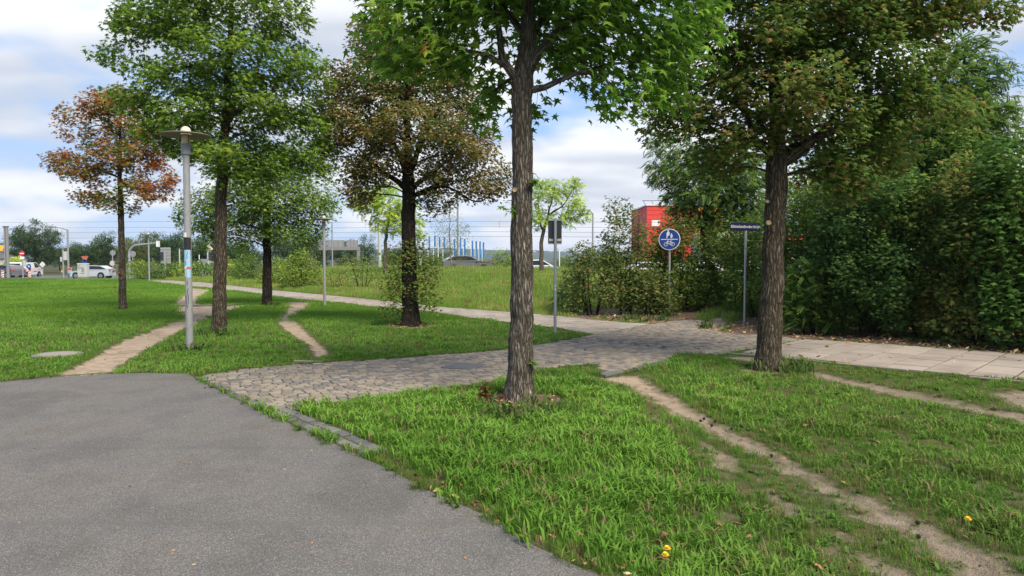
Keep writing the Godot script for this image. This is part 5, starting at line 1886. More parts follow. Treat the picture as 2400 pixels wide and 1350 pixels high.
	grow(t, {"seed": 111, "ridge": 0.07, "near": true, "bark": "bark_maple", "leaf": "maple", "size": 0.088, "droop": 0.45, "spread": 0.27, "each": 56, "clusters": 840, "colors": MAPLE_GREEN, "keep": 300, "crown_from": 2.8, "gap": -0.14, "hole": 0.8, "patchy": 0.5,
		"trunk": stem_px([[1799, 872, 0, 0.225], [1800, 855, 0, 0.185], [1803, 800, 0, 0.168], [1808, 700, 0, 0.152], [1815, 520, 0, 0.14], [1820, 400, 0, 0.142], [1822, 365, 0, 0.135], [1820, 290, 0, 0.09], [1816, 180, 0, 0.072], [1836, 60, 0, 0.05], [1842, -200, 0, 0.015]], d),
		"limbs": [stem_px([[1826, 388, 0, 0.085], [1868, 362, -0.05, 0.07], [1902, 335, -0.1, 0.058], [1948, 285, -0.1, 0.042], [1985, 215, -0.1, 0.03], [2030, 140, 0, 0.015]], d), stem_px([[1816, 372, 0, 0.065], [1785, 345, -0.1, 0.052], [1762, 312, -0.1, 0.042], [1745, 262, 0, 0.03], [1690, 225, 0, 0.015]], d), stem_px([[1818, 330, 0, 0.045], [1790, 300, 0.1, 0.036], [1770, 275, 0.15, 0.028], [1715, 230, 0.2, 0.015]], d), stem_px([[1824, 320, 0, 0.05], [1850, 245, 0, 0.042], [1872, 160, 0, 0.034], [1888, 50, 0.1, 0.02]], d), stem_px([[1832, 372, 0, 0.05], [1860, 345, 0.4, 0.04], [1960, 300, 0.9, 0.028], [2090, 250, 1.1, 0.015]], d)],
		"lobes": lobes_px([[1525, 290, 0, 40, 35, 0.5], [1600, 285, 0, 75, 50, 0.8], [1680, 220, 0, 90, 75, 1.0], [1590, 170, 0.3, 60, 60, 0.7], [1650, 60, 0.3, 95, 70, 1.0], [1760, 120, 0, 110, 100, 1.3], [1900, 60, 0, 130, 90, 1.4], [2050, 60, 0, 130, 75, 1.3], [2180, 30, 0, 110, 45, 0.9], [2290, 15, -0.2, 70, 26, 0.5], [2345, 30, -0.2, 38, 16, 0.3], [2000, 170, 0, 125, 75, 1.3], [2110, 170, 0, 80, 65, 0.9], [2120, 260, 0, 110, 50, 1.0], [2225, 272, 0, 60, 28, 0.6], [1850, 240, -0.3, 130, 75, 1.3], [1960, 310, 0, 115, 60, 1.1], [1720, 330, 0, 80, 52, 0.9], [1960, 415, 0, 75, 48, 0.7], [1670, 375, 0.2, 60, 36, 0.6], [2060, 365, 0.2, 80, 36, 0.7], [1800, -80, 0, 230, 80, 1.6], [2060, -80, 0, 210, 80, 1.5], [1860, -240, 0, 220, 110, 1.7]], d)})
	scar(t, at(1802, 522, d - 0.14), 0.03)
	scar(t, at(1799, 472, d - 0.13), 0.022)
	# middle maple with shoots round its trunk
	b = gp(962, 764)
	d = -b.z
	t = thing("maple_tree", "round headed maple with tan and brown leaves, leafy shoots round its dark trunk", "tree", b)
	grow(t, {"seed": 121, "near": true, "bark": "bark_dark", "leaf": "maple", "size": 0.082, "droop": 0.4, "spread": 0.27, "each": 52, "clusters": 800, "colors": MAPLE, "crown_from": 3.1, "gap": -0.16, "hole": 0.8, "patchy": 0.75,
		"trunk": stem_px([[962, 770, 0, 0.30], [962, 752, 0, 0.245], [962, 725, 0, 0.20], [960, 640, 0, 0.175], [957, 540, 0, 0.165], [958, 460, 0, 0.155], [958, 425, 0, 0.15], [955, 330, 0, 0.09], [950, 200, 0, 0.06], [950, 90, 0, 0.02]], d),
		"limbs": [stem_px([[956, 448, 0, 0.09], [936, 428, -0.1, 0.07], [900, 405, -0.2, 0.05], [850, 360, -0.3, 0.03]], d), stem_px([[962, 448, 0, 0.08], [984, 426, 0, 0.06], [1022, 398, 0.1, 0.045], [1075, 350, 0.1, 0.025]], d), stem_px([[958, 420, 0, 0.08], [925, 340, 0.3, 0.06], [880, 240, 0.5, 0.03]], d), stem_px([[958, 415, 0, 0.08], [990, 330, -0.3, 0.06], [1040, 240, -0.4, 0.03]], d)],
		"lobes": lobes_px([[878, 100, 0, 46, 54, 0.9], [930, 95, 0.2, 60, 45, 0.8], [795, 195, 0, 56, 46, 0.8], [775, 260, 0, 40, 40, 0.6], [880, 200, 0, 85, 62, 1.1], [960, 140, 0.2, 85, 65, 1.1], [900, 150, 0.1, 60, 50, 0.9], [1030, 160, 0.2, 70, 50, 0.9], [970, 230, 0, 90, 60, 1.3], [1065, 225, 0, 60, 45, 1.0], [1110, 290, 0, 45, 45, 0.8], [985, 310, -0.5, 120, 70, 1.3], [850, 300, 0, 85, 65, 1.2], [785, 335, 0, 42, 55, 0.7], [1095, 350, 0, 75, 50, 1.0], [1160, 405, 0, 38, 36, 0.5], [1040, 410, 0, 75, 46, 0.9], [880, 385, 0, 85, 42, 1.0], [850, 432, 0, 46, 42, 0.6], [1125, 440, 0, 60, 34, 0.6], [1180, 430, 0, 24, 26, 0.4], [1015, 455, 0, 42, 44, 0.5], [840, 455, 0, 26, 30, 0.4], [1012, 492, 0, 16, 20, 0.2]], d)})
	var shoots := []
	var rr := RandomNumberGenerator.new()
	rr.seed = 44
	for i in 16:
		var a := rr.randf() * TAU
		var y := rr.randf_range(0.1, 1.6)
		var p := b + Vector3(cos(a) * 0.17, y, sin(a) * 0.17)
		shoots.append([[p, 0.008], [p + Vector3(cos(a) * 0.3, 0.2, sin(a) * 0.3), 0.005], [p + Vector3(cos(a) * 0.5, 0.35, sin(a) * 0.5), 0.003]])
	grow(t, {"seed": 122, "bark": "bark_dark", "leaf": "maple", "size": 0.075, "droop": 0.4, "spread": 0.2, "each": 16, "clusters": 190, "colors": MAPLE_GREEN, "auto": false, "foliage": "shoots", "limbs": shoots, "lobes": lobes_px([[960, 600, 0, 50, 45, 0.5], [1000, 640, 0, 40, 50, 0.4], [935, 665, 0, 40, 50, 0.5], [985, 690, 0, 50, 40, 0.5], [925, 725, 0, 28, 30, 0.3], [1010, 725, 0, 22, 18, 0.2]], d)})
	# left sweetgum
	b = gp(514, 777)
	d = -b.z
	t = thing("sweetgum_tree", "full green sweetgum beside the lamp with stickers, crown cut by the picture top", "tree", b)
	grow(t, {"seed": 131, "keep": 300, "near": true, "bark": "bark_maple", "leaf": "star", "size": 0.115, "droop": 0.55, "spread": 0.3, "each": 52, "clusters": 760, "colors": GUM_DARK, "crown_from": 3.4, "gap": -0.12, "hole": 0.9, "patchy": 0.6,
		"trunk": stem_px([[514, 782, 0, 0.19], [514, 765, 0, 0.16], [515, 700, 0, 0.142], [517, 560, 0, 0.128], [520, 420, 0, 0.115], [530, 260, 0, 0.085], [540, 60, 0, 0.05], [545, -200, 0, 0.015]], d),
		"limbs": [stem_px([[524, 310, 0, 0.06], [545, 270, -0.2, 0.05], [580, 248, -0.3, 0.035], [650, 210, -0.3, 0.02]], d), stem_px([[522, 380, 0, 0.05], [480, 330, -0.3, 0.04], [420, 280, -0.5, 0.02]], d)],
		"lobes": lobes_px([[305, 60, 0, 55, 55, 0.7], [278, 130, 0, 45, 28, 0.5], [395, 40, 0, 100, 80, 1.1], [540, 10, 0, 140, 90, 1.4], [670, 60, 0, 70, 75, 1.0], [700, 160, 0, 70, 52, 0.9], [560, 140, 0, 140, 80, 1.5], [410, 180, 0, 100, 60, 1.2], [335, 235, 0, 62, 40, 0.8], [620, 250, 0.3, 130, 70, 1.4], [470, 280, 0, 105, 60, 1.3], [730, 290, 0.5, 60, 70, 0.8], [650, 350, 0.5, 115, 60, 1.2], [510, 370, -0.3, 85, 42, 1.0], [395, 310, 0, 60, 42, 0.7], [440, 365, 0, 44, 36, 0.6], [600, 410, 0.3, 90, 36, 0.9], [740, 370, 0.5, 48, 46, 0.7], [430, -110, 0, 120, 80, 1.2], [610, -110, 0, 130, 90, 1.3], [530, -260, 0, 110, 90, 1.1]], d)})
	# tree behind it
	b = gp(626, 716)
	d = -b.z
	t = thing("sweetgum_tree", "smaller leafy tree with short dark trunk behind the left sweetgum, before the bushes", "tree", b)
	grow(t, {"seed": 141, "near": true, "bark": "bark_dark", "leaf": "star", "size": 0.125, "droop": 0.5, "spread": 0.36, "each": 40, "clusters": 500, "colors": GUM_DARK, "crown_from": 2.0, "gap": -0.15, "hole": 1.0, "patchy": 0.7,
		"trunk": stem_px([[626, 720, 0, 0.22], [626, 706, 0, 0.17], [626, 620, 0, 0.145], [626, 500, 0, 0.12], [630, 400, 0, 0.05]], d),
		"lobes": lobes_px([[475, 500, 0, 50, 55, 1.0], [550, 480, 0, 80, 65, 1.4], [650, 470, 0, 100, 65, 1.6], [740, 465, 0, 52, 45, 1.0], [600, 540, 0, 75, 45, 1.0], [690, 535, 0, 70, 40, 1.0], [520, 550, 0, 55, 35, 0.8], [630, 390, 0, 120, 60, 1.4], [760, 490, 0, 30, 30, 0.5]], d)})
	# russet tree on the left lawn
	b = gp(288, 727)
	d = -b.z
	t = thing("sweetgum_tree", "slender young tree turning rust red and orange on the left lawn", "tree", b)
	grow(t, {"seed": 151, "near": true, "bark": "bark_maple", "leaf": "star", "size": 0.125, "droop": 0.35, "spread": 0.26, "each": 24, "clusters": 520, "colors": RUST, "crown_from": 2.6, "gap": -0.08, "hole": 1.0, "patchy": 1.1,
		"trunk": stem_px([[288, 731, 0, 0.15], [288, 715, 0, 0.115], [286, 620, 0, 0.098], [283, 500, 0, 0.085], [281, 400, 0, 0.06], [282, 290, 0, 0.035], [285, 215, 0, 0.012]], d),
		"lobes": lobes_px([[155, 285, 0, 20, 42, 0.4], [150, 380, 0, 34, 26, 0.5], [205, 395, 0, 55, 34, 0.8], [232, 265, 0, 38, 50, 0.7], [290, 270, 0, 52, 62, 0.9], [300, 365, 0, 75, 42, 1.0], [235, 335, 0, 45, 34, 0.6], [215, 460, 0, 45, 20, 0.5], [335, 445, 0, 62, 30, 0.7], [285, 480, 0, 46, 22, 0.5], [380, 415, 0, 30, 32, 0.4], [355, 320, 0, 45, 50, 0.6], [275, 215, 0, 26, 16, 0.3]], d)})
	grow(t, {"seed": 152, "bark": "bark_maple", "leaf": "star", "size": 0.11, "droop": 0.5, "spread": 0.08, "each": 6, "clusters": 8, "colors": RUST, "auto": false, "foliage": "trunk_sprig", "gap": -2.0, "limbs": [stem_px([[286, 690, 0, 0.008], [272, 684, -0.1, 0.004]], d), stem_px([[286, 640, 0, 0.008], [280, 625, -0.1, 0.004]], d)], "lobes": lobes_px([[272, 685, -0.1, 10, 14, 0.1], [279, 630, -0.1, 8, 16, 0.1], [292, 560, -0.1, 14, 14, 0.1]], d)})
	# yellow-green locusts and birch beyond the walk
	b = far(905, 46.0)
	t = thing("locust_tree", "airy yellow-green locust tree on the bank left of the brown maple trunk", "tree", b, "yellow-green locusts")
	grow(t, {"seed": 161, "bark": "bark_pale", "leaf": "feather", "size": 0.34, "droop": 0.3, "spread": 0.42, "each": 11, "clusters": 190, "colors": YELLOW, "crown_from": 2.6, "gap": -0.2, "trunk": [[b - Vector3(0, 0.1, 0), 0.15], [at(903, 580, 46.0), 0.12], [at(908, 535, 46.0), 0.09], [at(915, 490, 46.0), 0.04]],
		"lobes": lobes_px([[845, 480, 0, 28, 20, 0.9], [870, 465, 0, 40, 28, 1.2], [900, 500, 0, 45, 30, 1.2], [940, 490, 0, 34, 26, 1.0], [915, 530, 0, 40, 20, 0.9], [960, 520, 0, 26, 22, 0.7], [975, 545, 0, 18, 14, 0.5], [900, 440, 0, 30, 16, 0.6]], 46.0)})
	b = far(1270, 40.0)
	t = thing("locust_tree", "sparse yellow-green tree with crooked limbs right of the front sweetgum trunk", "tree", b, "yellow-green locusts")
	grow(t, {"seed": 162, "bark": "bark_pale", "leaf": "feather", "size": 0.26, "droop": 0.3, "spread": 0.32, "each": 10, "clusters": 190, "colors": YELLOW, "crown_from": 2.4, "gap": -0.12, "trunk": [[b - Vector3(0, 0.1, 0), 0.14], [at(1270, 570, 40.0), 0.11], [at(1274, 540, 40.0), 0.10], [at(1288, 490, 40.0), 0.05], [at(1300, 440, 40.0), 0.015]],
		"limbs": [stem_px([[1273, 545, 0, 0.06], [1262, 500, 0, 0.04], [1262, 450, 0, 0.015]], 40.0), stem_px([[1284, 505, 0, 0.05], [1320, 480, 0, 0.035], [1345, 440, 0, 0.02], [1360, 420, 0, 0.008]], 40.0)],
		"lobes": lobes_px([[1262, 455, 0, 22, 30, 0.8], [1300, 450, 0, 35, 30, 0.9], [1335, 435, 0, 28, 22, 0.7], [1345, 480, 0, 30, 22, 0.7], [1265, 510, 0, 28, 26, 0.8], [1320, 510, 0, 40, 20, 0.8], [1365, 505, 0, 18, 14, 0.4]], 40.0)})
	b = far(1062, 45.0)
	t = thing("birch_tree", "thin half bare birch with pale trunk before the blue flags", "tree", b)
	grow(t, {"seed": 163, "bark": "bark_birch", "leaf": "oval", "size": 0.085, "droop": 0.9, "spread": 0.36, "each": 12, "clusters": 260, "colors": OLIVE, "crown_from": 0.8, "gap": -0.1, "trunk": [[b - Vector3(0, 0.1, 0), 0.06], [at(1056, 600, 45.0), 0.05], [at(1054, 540, 45.0), 0.035], [at(1056, 462, 45.0), 0.01]],
		"lobes": lobes_px([[1056, 485, 0, 22, 28, 0.6], [1050, 530, 0, 36, 30, 0.9], [1075, 545, 0, 28, 35, 0.8], [1045, 575, 0, 34, 26, 0.8], [1070, 590, 0, 30, 26, 0.8]], 45.0)})

func scar(t: Node3D, p: Vector3, r: float) -> void:      # a healed cut on the bark
	var mb := MB.new()
	mb.lathe([Vector2(r * 1.25, -0.03), Vector2(r * 1.2, 0.004), Vector2(r, 0.01), Vector2(r * 0.8, 0.002), Vector2(0, 0.003)], 14, Transform3D(Basis(Vector3.RIGHT, PI / 2), p - t.position))
	part("pruning_scar", mb, M.cut_wood, t)

func make_shrubs() -> void:
	# right thicket: every bush and tree of it stands on its own feet behind the leaf litter
	var thick := "bushes of the right thicket"
	shrub("locust_sapling", "low dark bluish locust sapling at the thicket corner by the setts", 1895, 782, 150, 600, {"seed": 201, "leaf": "feather", "size": 0.2, "colors": LOCUST, "clusters": 120, "each": 16, "spread": 0.26, "deep": 0.6}, thick)
	shrub("hornbeam_bush", "dense dark bush directly right of the blue glimpse in the thicket", 2040, 788, 250, 370, {"seed": 202, "leaf": "maple", "size": 0.088, "colors": [[Color(0.05, 0.10, 0.026), 4.0], [Color(0.075, 0.14, 0.034), 3.0], [Color(0.11, 0.18, 0.045), 1.0]], "clusters": 400, "each": 40, "spread": 0.28, "deep": 1.25, "taper": 0.35, "lobe_count": 24, "lump": 0.36, "low": 0.06, "floor": 0.05, "gap": -0.06, "hole": 1.0, "patchy": 0.9}, thick)
	shrub("hornbeam_bush", "dense dark bush in the middle of the right thicket", 2165, 790, 270, 320, {"seed": 203, "leaf": "oval", "size": 0.115, "colors": HORNBEAM, "clusters": 400, "each": 40, "spread": 0.28, "deep": 1.25, "taper": 0.35, "lobe_count": 24, "lump": 0.36, "low": 0.06, "floor": 0.05, "gap": -0.08, "hole": 1.0, "patchy": 0.9}, thick)
	shrub("hornbeam_bush", "bush with a few yellow leaves left of the thicket's last bush", 2285, 806, 240, 380, {"seed": 204, "leaf": "maple", "size": 0.1, "colors": [[Color(0.085, 0.13, 0.03), 4.0], [Color(0.13, 0.17, 0.04), 3.0], [Color(0.19, 0.18, 0.045), 1.6], [Color(0.34, 0.25, 0.07), 0.7]], "clusters": 400, "each": 30, "spread": 0.28, "deep": 1.25, "taper": 0.35, "lobe_count": 24, "lump": 0.36, "low": 0.06, "floor": 0.05, "gap": -0.06, "hole": 1.0, "patchy": 0.9}, thick)
	shrub("hornbeam_bush", "brighter green bush at the right picture edge", 2412, 816, 270, 340, {"seed": 205, "leaf": "maple", "size": 0.115, "colors": [[Color(0.07, 0.14, 0.028), 4.0], [Color(0.045, 0.09, 0.02), 3.0], [Color(0.10, 0.18, 0.035), 1.5]], "clusters": 400, "each": 40, "spread": 0.28, "deep": 1.25, "taper": 0.35, "lobe_count": 24, "lump": 0.36, "low": 0.06, "floor": 0.05, "gap": -0.1, "hole": 1.0, "patchy": 0.9}, thick)
	shrub("hornbeam_bush", "bush continuing the thicket past the right picture edge", 2560, 822, 280, 420, {"seed": 206, "leaf": "maple", "size": 0.088, "colors": HORNBEAM, "clusters": 400, "each": 40, "spread": 0.28, "deep": 1.25, "taper": 0.35, "lobe_count": 24, "lump": 0.36, "low": 0.06, "floor": 0.05, "gap": -0.1, "hole": 1.0, "patchy": 0.9}, thick)
	shrub("hornbeam_bush", "shaded bush in the second row behind the dense dark bushes", 2120, 762, 330, 350, {"seed": 207, "leaf": "feather", "size": 0.2, "colors": LOCUST, "clusters": 400, "each": 16, "spread": 0.28, "deep": 1.25, "taper": 0.35, "lobe_count": 24, "lump": 0.36, "low": 0.06, "floor": 0.05, "gap": -0.15, "hole": 1.0, "patchy": 0.9}, thick)
	shrub("hornbeam_bush", "shaded bush in the second row behind the yellow leaved bush", 2330, 772, 330, 340, {"seed": 208, "leaf": "maple", "size": 0.088, "colors": HORNBEAM, "clusters": 400, "each": 40, "spread": 0.28, "deep": 1.25, "taper": 0.35, "lobe_count": 24, "lump": 0.36, "low": 0.06, "floor": 0.05, "gap": -0.15, "hole": 1.0, "patchy": 0.9}, thick)
	shrub("elder_tree", "many stemmed dark tree behind the right maple's trunk", 1925, 770, 260, 390, {"seed": 209, "leaf": "oval", "size": 0.11, "colors": HORNBEAM, "clusters": 280, "each": 32, "spread": 0.28, "deep": 1.1, "taper": 0.1, "stems": 8, "floor": 1.5}, thick, 0.0, "tree")
	shrub("elder_bush", "leafy bush around the street name sign post", 1778, 744, 150, 500, {"seed": 210, "leaf": "oval", "size": 0.10, "colors": HORNBEAM, "clusters": 280, "each": 32, "spread": 0.28, "deep": 0.6}, thick)
	shrub("elder_bush", "tall leafy bush behind the street name sign", 1735, 724, 150, 470, {"seed": 213, "leaf": "oval", "size": 0.10, "colors": HORNBEAM, "clusters": 280, "each": 32, "spread": 0.28, "deep": 0.9, "taper": 0.3, "lobe_count": 16, "lump": 0.38, "low": 0.08, "floor": 0.06}, thick)
	shrub("elder_bush", "leafy bush between the street name sign and the right maple trunk", 1845, 754, 150, 430, {"seed": 214, "leaf": "maple", "size": 0.09, "colors": HORNBEAM, "clusters": 280, "each": 32, "spread": 0.28, "deep": 0.8, "taper": 0.3, "lobe_count": 16, "lump": 0.38, "low": 0.08, "floor": 0.06, "gap": -0.05}, thick)
	shrub("elder_bush", "bush filling the thicket behind the locust sapling", 1960, 764, 190, 520, {"seed": 215, "leaf": "maple", "size": 0.09, "colors": HORNBEAM, "clusters": 280, "each": 32, "spread": 0.28, "deep": 0.8, "taper": 0.3, "lobe_count": 16, "lump": 0.38, "low": 0.06, "floor": 0.05, "gap": -0.05}, thick)
	# locust trees over it
	var b := far(1700, 21.5)
	var t := thing("locust_tree", "feathery green locust tree left above the street name sign", "tree", b, "locusts of the thicket")
	grow(t, {"seed": 211, "bark": "bark_pale", "leaf": "feather", "size": 0.24, "droop": 0.4, "spread": 0.38, "each": 18, "clusters": 420, "colors": LOCUST, "crown_from": 2.6, "gap": -0.3, "trunk": [[b - Vector3(0, 0.1, 0), 0.13], [at(1655, 600, 21.5), 0.10], [at(1650, 520, 21.5), 0.08], [at(1670, 420, 21.5), 0.05], [at(1690, 330, 21.5), 0.02]],
		"lobes": lobes_px([[1590, 400, 0, 62, 42, 0.9], [1570, 350, 0, 40, 26, 0.6], [1650, 450, 0, 75, 45, 1.0], [1740, 420, 0, 80, 60, 1.2], [1680, 370, 0, 80, 50, 1.0], [1600, 470, 0, 45, 26, 0.6], [1740, 500, 0, 65, 40, 0.9], [1650, 510, 0, 50, 26, 0.6]], 21.5)})
	b = far(2060, 17.5)
	t = thing("hornbeam_tree", "broad green tree filling the space between the right maple's crown and the thicket", "tree", b, "locusts of the thicket")
	grow(t, {"seed": 216, "bark": "bark_dark", "leaf": "maple", "size": 0.105, "droop": 0.4, "spread": 0.32, "each": 36, "clusters": 520, "colors": HORNBEAM, "crown_from": 1.6, "gap": -0.15, "hole": 0.8, "patchy": 0.8, "trunk": [[b - Vector3(0, 0.1, 0), 0.13], [at(2050, 560, 17.5), 0.10], [at(2060, 420, 17.5), 0.07], [at(2070, 300, 17.5), 0.02]],
		"lobes": lobes_px([[1900, 430, 0, 60, 60, 0.8], [1960, 380, 0, 70, 60, 0.9], [2060, 350, 0, 90, 60, 1.1], [2160, 330, 0, 80, 60, 1.0], [2250, 360, 0, 70, 50, 0.9], [2020, 450, -0.3, 90, 60, 1.0], [2140, 430, -0.3, 90, 60, 1.0], [2250, 440, 0, 70, 50, 0.9], [1930, 510, 0, 50, 50, 0.7], [2330, 350, 0, 60, 40, 0.8]], 17.5)})
	b = far(2210, 15.5)
	t = thing("locust_tree", "tall feathery locust rising above the thicket at the right edge", "tree", b, "locusts of the thicket")
	grow(t, {"seed": 212, "bark": "bark_dark", "leaf": "feather", "size": 0.21, "droop": 0.35, "spread": 0.32, "each": 16, "clusters": 480, "colors": LOCUST, "crown_from": 3.0, "gap": -0.22, "trunk": [[b - Vector3(0, 0.1, 0), 0.12], [at(2225, 500, 15.5), 0.09], [at(2240, 300, 15.5), 0.06], [at(2260, 120, 15.5), 0.02]],
		"lobes": lobes_px([[2260, 130, 0, 50, 36, 0.6], [2300, 190, 0, 60, 36, 0.7], [2230, 200, 0, 60, 50, 0.8], [2330, 260, 0, 55, 30, 0.6], [2260, 290, 0, 85, 50, 1.0], [2200, 350, 0, 90, 50, 1.0], [2310, 330, 0, 45, 24, 0.5], [2180, 260, 0, 50, 50, 0.8]], 15.5)})
	# shrubs left and right of the blue path sign
	var path := "shrubs beside the path sign"
	shrub("olive_shrub", "broad olive green shrub right of the dark signboard", 1390, 738, 170, 560, {"seed": 221, "leaf": "maple", "size": 0.09, "colors": OLIVE, "lump": 0.36, "lobe_count": 16, "low": 0.1, "gap": -0.2, "hole": 0.6, "clusters": 260, "each": 26, "spread": 0.26, "deep": 0.9}, path)
	shrub("olive_shrub", "tallest thin shrub with bare lower stems between signboard and path sign", 1465, 736, 150, 462, {"seed": 222, "leaf": "maple", "size": 0.09, "colors": OLIVE, "lump": 0.34, "lobe_count": 16, "low": 0.15, "hole": 0.6, "clusters": 280, "each": 26, "spread": 0.26, "deep": 0.8, "taper": 0.75, "gap": -0.2}, path)
	shrub("olive_shrub", "dark shrub directly behind the blue path sign", 1600, 728, 150, 490, {"seed": 223, "leaf": "maple", "size": 0.09, "colors": MAPLE_GREEN, "lump": 0.38, "lobe_count": 16, "low": 0.08, "floor": 0.06, "clusters": 420, "each": 26, "spread": 0.26, "deep": 0.8, "taper": 0.45}, path)
	shrub("olive_shrub", "low brownish shrub at the foot of the blue path sign", 1520, 738, 120, 620, {"seed": 224, "leaf": "maple", "size": 0.09, "colors": OLIVE, "clusters": 150, "each": 26, "spread": 0.26, "deep": 0.6}, path)
	shrub("olive_shrub", "shrub left of the hedge gap below the pale trunk", 1652, 720, 110, 560, {"seed": 225, "leaf": "maple", "size": 0.09, "colors": HORNBEAM, "clusters": 130, "each": 26, "spread": 0.26, "deep": 0.7}, path)
	shrub("olive_shrub", "loose olive shrub left of the blue path sign, before the red store", 1545, 730, 105, 508, {"seed": 227, "leaf": "maple", "size": 0.09, "colors": MAPLE_GREEN, "lump": 0.36, "lobe_count": 14, "low": 0.1, "floor": 0.06, "clusters": 200, "each": 26, "spread": 0.26, "deep": 0.6, "gap": -0.2}, path)
	shrub("olive_shrub", "small feathery bush just right of the signboard post", 1335, 728, 70, 650, {"seed": 226, "leaf": "feather", "size": 0.22, "colors": [[Color(0.08, 0.16, 0.03), 3.0], [Color(0.12, 0.22, 0.04), 1.0]], "clusters": 60, "each": 10, "spread": 0.25, "deep": 0.5}, path)
	# shrubs beyond the left slab walk
	var walk := "shrubs beyond the left slab walk"
	shrub("dogwood_shrub", "yellow-green shrub with red tints left of the second park lamp", 705, 678, 120, 582, {"seed": 231, "leaf": "oval", "size": 0.14, "colors": LIME, "clusters": 230, "each": 18, "spread": 0.36, "deep": 1.2, "lobe_count": 9}, walk)
	shrub("dogwood_shrub", "lower yellow-green shrub behind the short dark trunk", 655, 670, 90, 600, {"seed": 232, "leaf": "oval", "size": 0.14, "colors": LIME, "clusters": 160, "each": 18, "spread": 0.36, "deep": 1.2}, walk)
	shrub("dogwood_shrub", "darker bush left of the short dark trunk", 585, 664, 80, 590, {"seed": 233, "leaf": "oval", "size": 0.15, "colors": HORNBEAM, "clusters": 160, "each": 18, "spread": 0.36, "deep": 1.3}, walk)
	shrub("willow_shrub", "open small willow with forked dark stems on the bank", 848, 681, 100, 596, {"seed": 234, "leaf": "oval", "size": 0.13, "colors": [[Color(0.11, 0.17, 0.04), 3.0], [Color(0.16, 0.22, 0.05), 2.0], [Color(0.07, 0.11, 0.03), 1.5]], "clusters": 110, "each": 12, "spread": 0.36, "deep": 1.0, "taper": 0.0, "floor": 0.5, "gap": -0.15}, walk)
	shrub("reed_shrub", "low reddish shrub right of the second park lamp", 785, 680, 60, 632, {"seed": 235, "leaf": "oval", "size": 0.11, "colors": [[Color(0.16, 0.15, 0.04), 3.0], [Color(0.22, 0.10, 0.035), 1.2], [Color(0.10, 0.14, 0.03), 2.0]], "clusters": 60, "each": 12, "spread": 0.36, "deep": 0.8}, walk)
	# bush row at the far end of the walk
	var row := "bushes at the far end of the walk"
	var far_bush := [[330, 610, 70.0, "bright green bush left of the third park lamp", 241], [378, 618, 90.0, "low bush below the large board seen from behind", 242], [432, 608, 80.0, "bright bush behind the lamp with stickers", 243], [480, 612, 60.0, "bush left of the white car", 244], [540, 606, 70.0, "dark bush between the two left sweetgum trunks", 245]]
	for m in far_bush:
		shrub("roadside_bush", m[3], m[0], 650, m[2], m[1], {"seed": m[4], "leaf": "spray0", "size": 0.34, "colors": LIME if m[4] % 2 else HORNBEAM, "clusters": 70, "each": 6, "spread": 0.55, "deep": 1.5, "leaf_mat": "leaf_far"}, row, 59.0)
	for m in [[1010, 606, 90.0, 62.0, "bush before the flags left of the birch", 251], [1105, 606, 80.0, 76.0, "bush behind the dark grey hatchback", 252], [1190, 588, 80.0, 66.0, "yellow-green bush left of the front sweetgum trunk", 253], [1150, 616, 60.0, 64.0, "low bush right of the dark grey hatchback", 254], [1330, 606, 80.0, 74.0, "olive bush beyond the dark signboard", 255], [1420, 598, 90.0, 70.0, "bush beyond the tallest thin shrub", 256], [930, 596, 90.0, 70.0, "bush behind the brown maple trunk", 257], [820, 600, 90.0, 80.0, "bush under the sign gantry", 258], [1500, 600, 110.0, 64.0, "bush left of the red store", 259]]:
		shrub("verge_bush", m[4], m[0], 640, m[2], m[1], {"seed": m[5], "leaf": "spray1", "size": 0.36, "colors": LIME if m[5] in [253, 259] else HORNBEAM if m[5] % 2 else OLIVE, "clusters": 80, "each": 6, "spread": 0.6, "deep": 1.6, "leaf_mat": "leaf_far"}, "bushes along the road verge", m[3])
	# distant trees
	var dist := "trees beyond the road"
	for m in [[85, 112, 140, 640, 520, "broad dark tree above the far left junction", 301, FAR_GREEN, 2400], [190, 125, 90, 640, 560, "dark tree right of the broad one, behind the silver car", 302, FAR_GREEN, 1200], [245, 118, 90, 640, 548, "dark tree just left of the russet tree's trunk", 303, FAR_GREEN, 1300], [330, 116, 120, 640, 550, "olive tree behind the curved mast arm", 304, OLIVE, 1700], [400, 112, 120, 635, 536, "tall dark tree behind the large board", 305, FAR_GREEN, 1900], [470, 108, 120, 640, 545, "tree behind the grey signal column", 306, FAR_GREEN, 1500], [560, 96, 120, 640, 565, "tree between the two left trunks beyond the walk", 307, FAR_GREEN, 1300], [690, 92, 120, 640, 536, "green tree left of the sign gantry", 308, FAR_GREEN, 1500], [745, 120, 70, 640, 545, "tree behind the second park lamp", 309, FAR_GREEN, 800], [800, 118, 90, 640, 562, "tree under the gantry panels", 310, FAR_GREEN, 900], [852, 125, 80, 640, 548, "wispy tree right of the gantry", 311, FAR_GREEN, 800], [925, 120, 90, 640, 582, "low tree right of the pale mast", 312, FAR_GREEN, 800], [36, 96, 30, 640, 606, "small yellow-green tree by the concrete mast", 313, YELLOW, 300], [1665, 60, 60, 620, 490, "yellow-green tree before the orange panels", 315, LIME, 600], [140, 140, 80, 640, 575, "distant tree behind the traffic signal", 316, FAR_GREEN, 700], [1020, 130, 160, 640, 592, "low dark tree behind the flag row", 317, FAR_GREEN, 900], [1390, 130, 120, 640, 604, "low tree below the hills right of the signboard", 318, OLIVE, 700], [1700, 58, 140, 630, 540, "tree behind the street name sign", 319, HORNBEAM, 900], [2020, 60, 200, 630, 470, "tree behind the thicket beyond the blue car", 320, HORNBEAM, 1200], [2300, 56, 220, 630, 500, "tree beyond the right end of the thicket", 321, HORNBEAM, 1200]]:
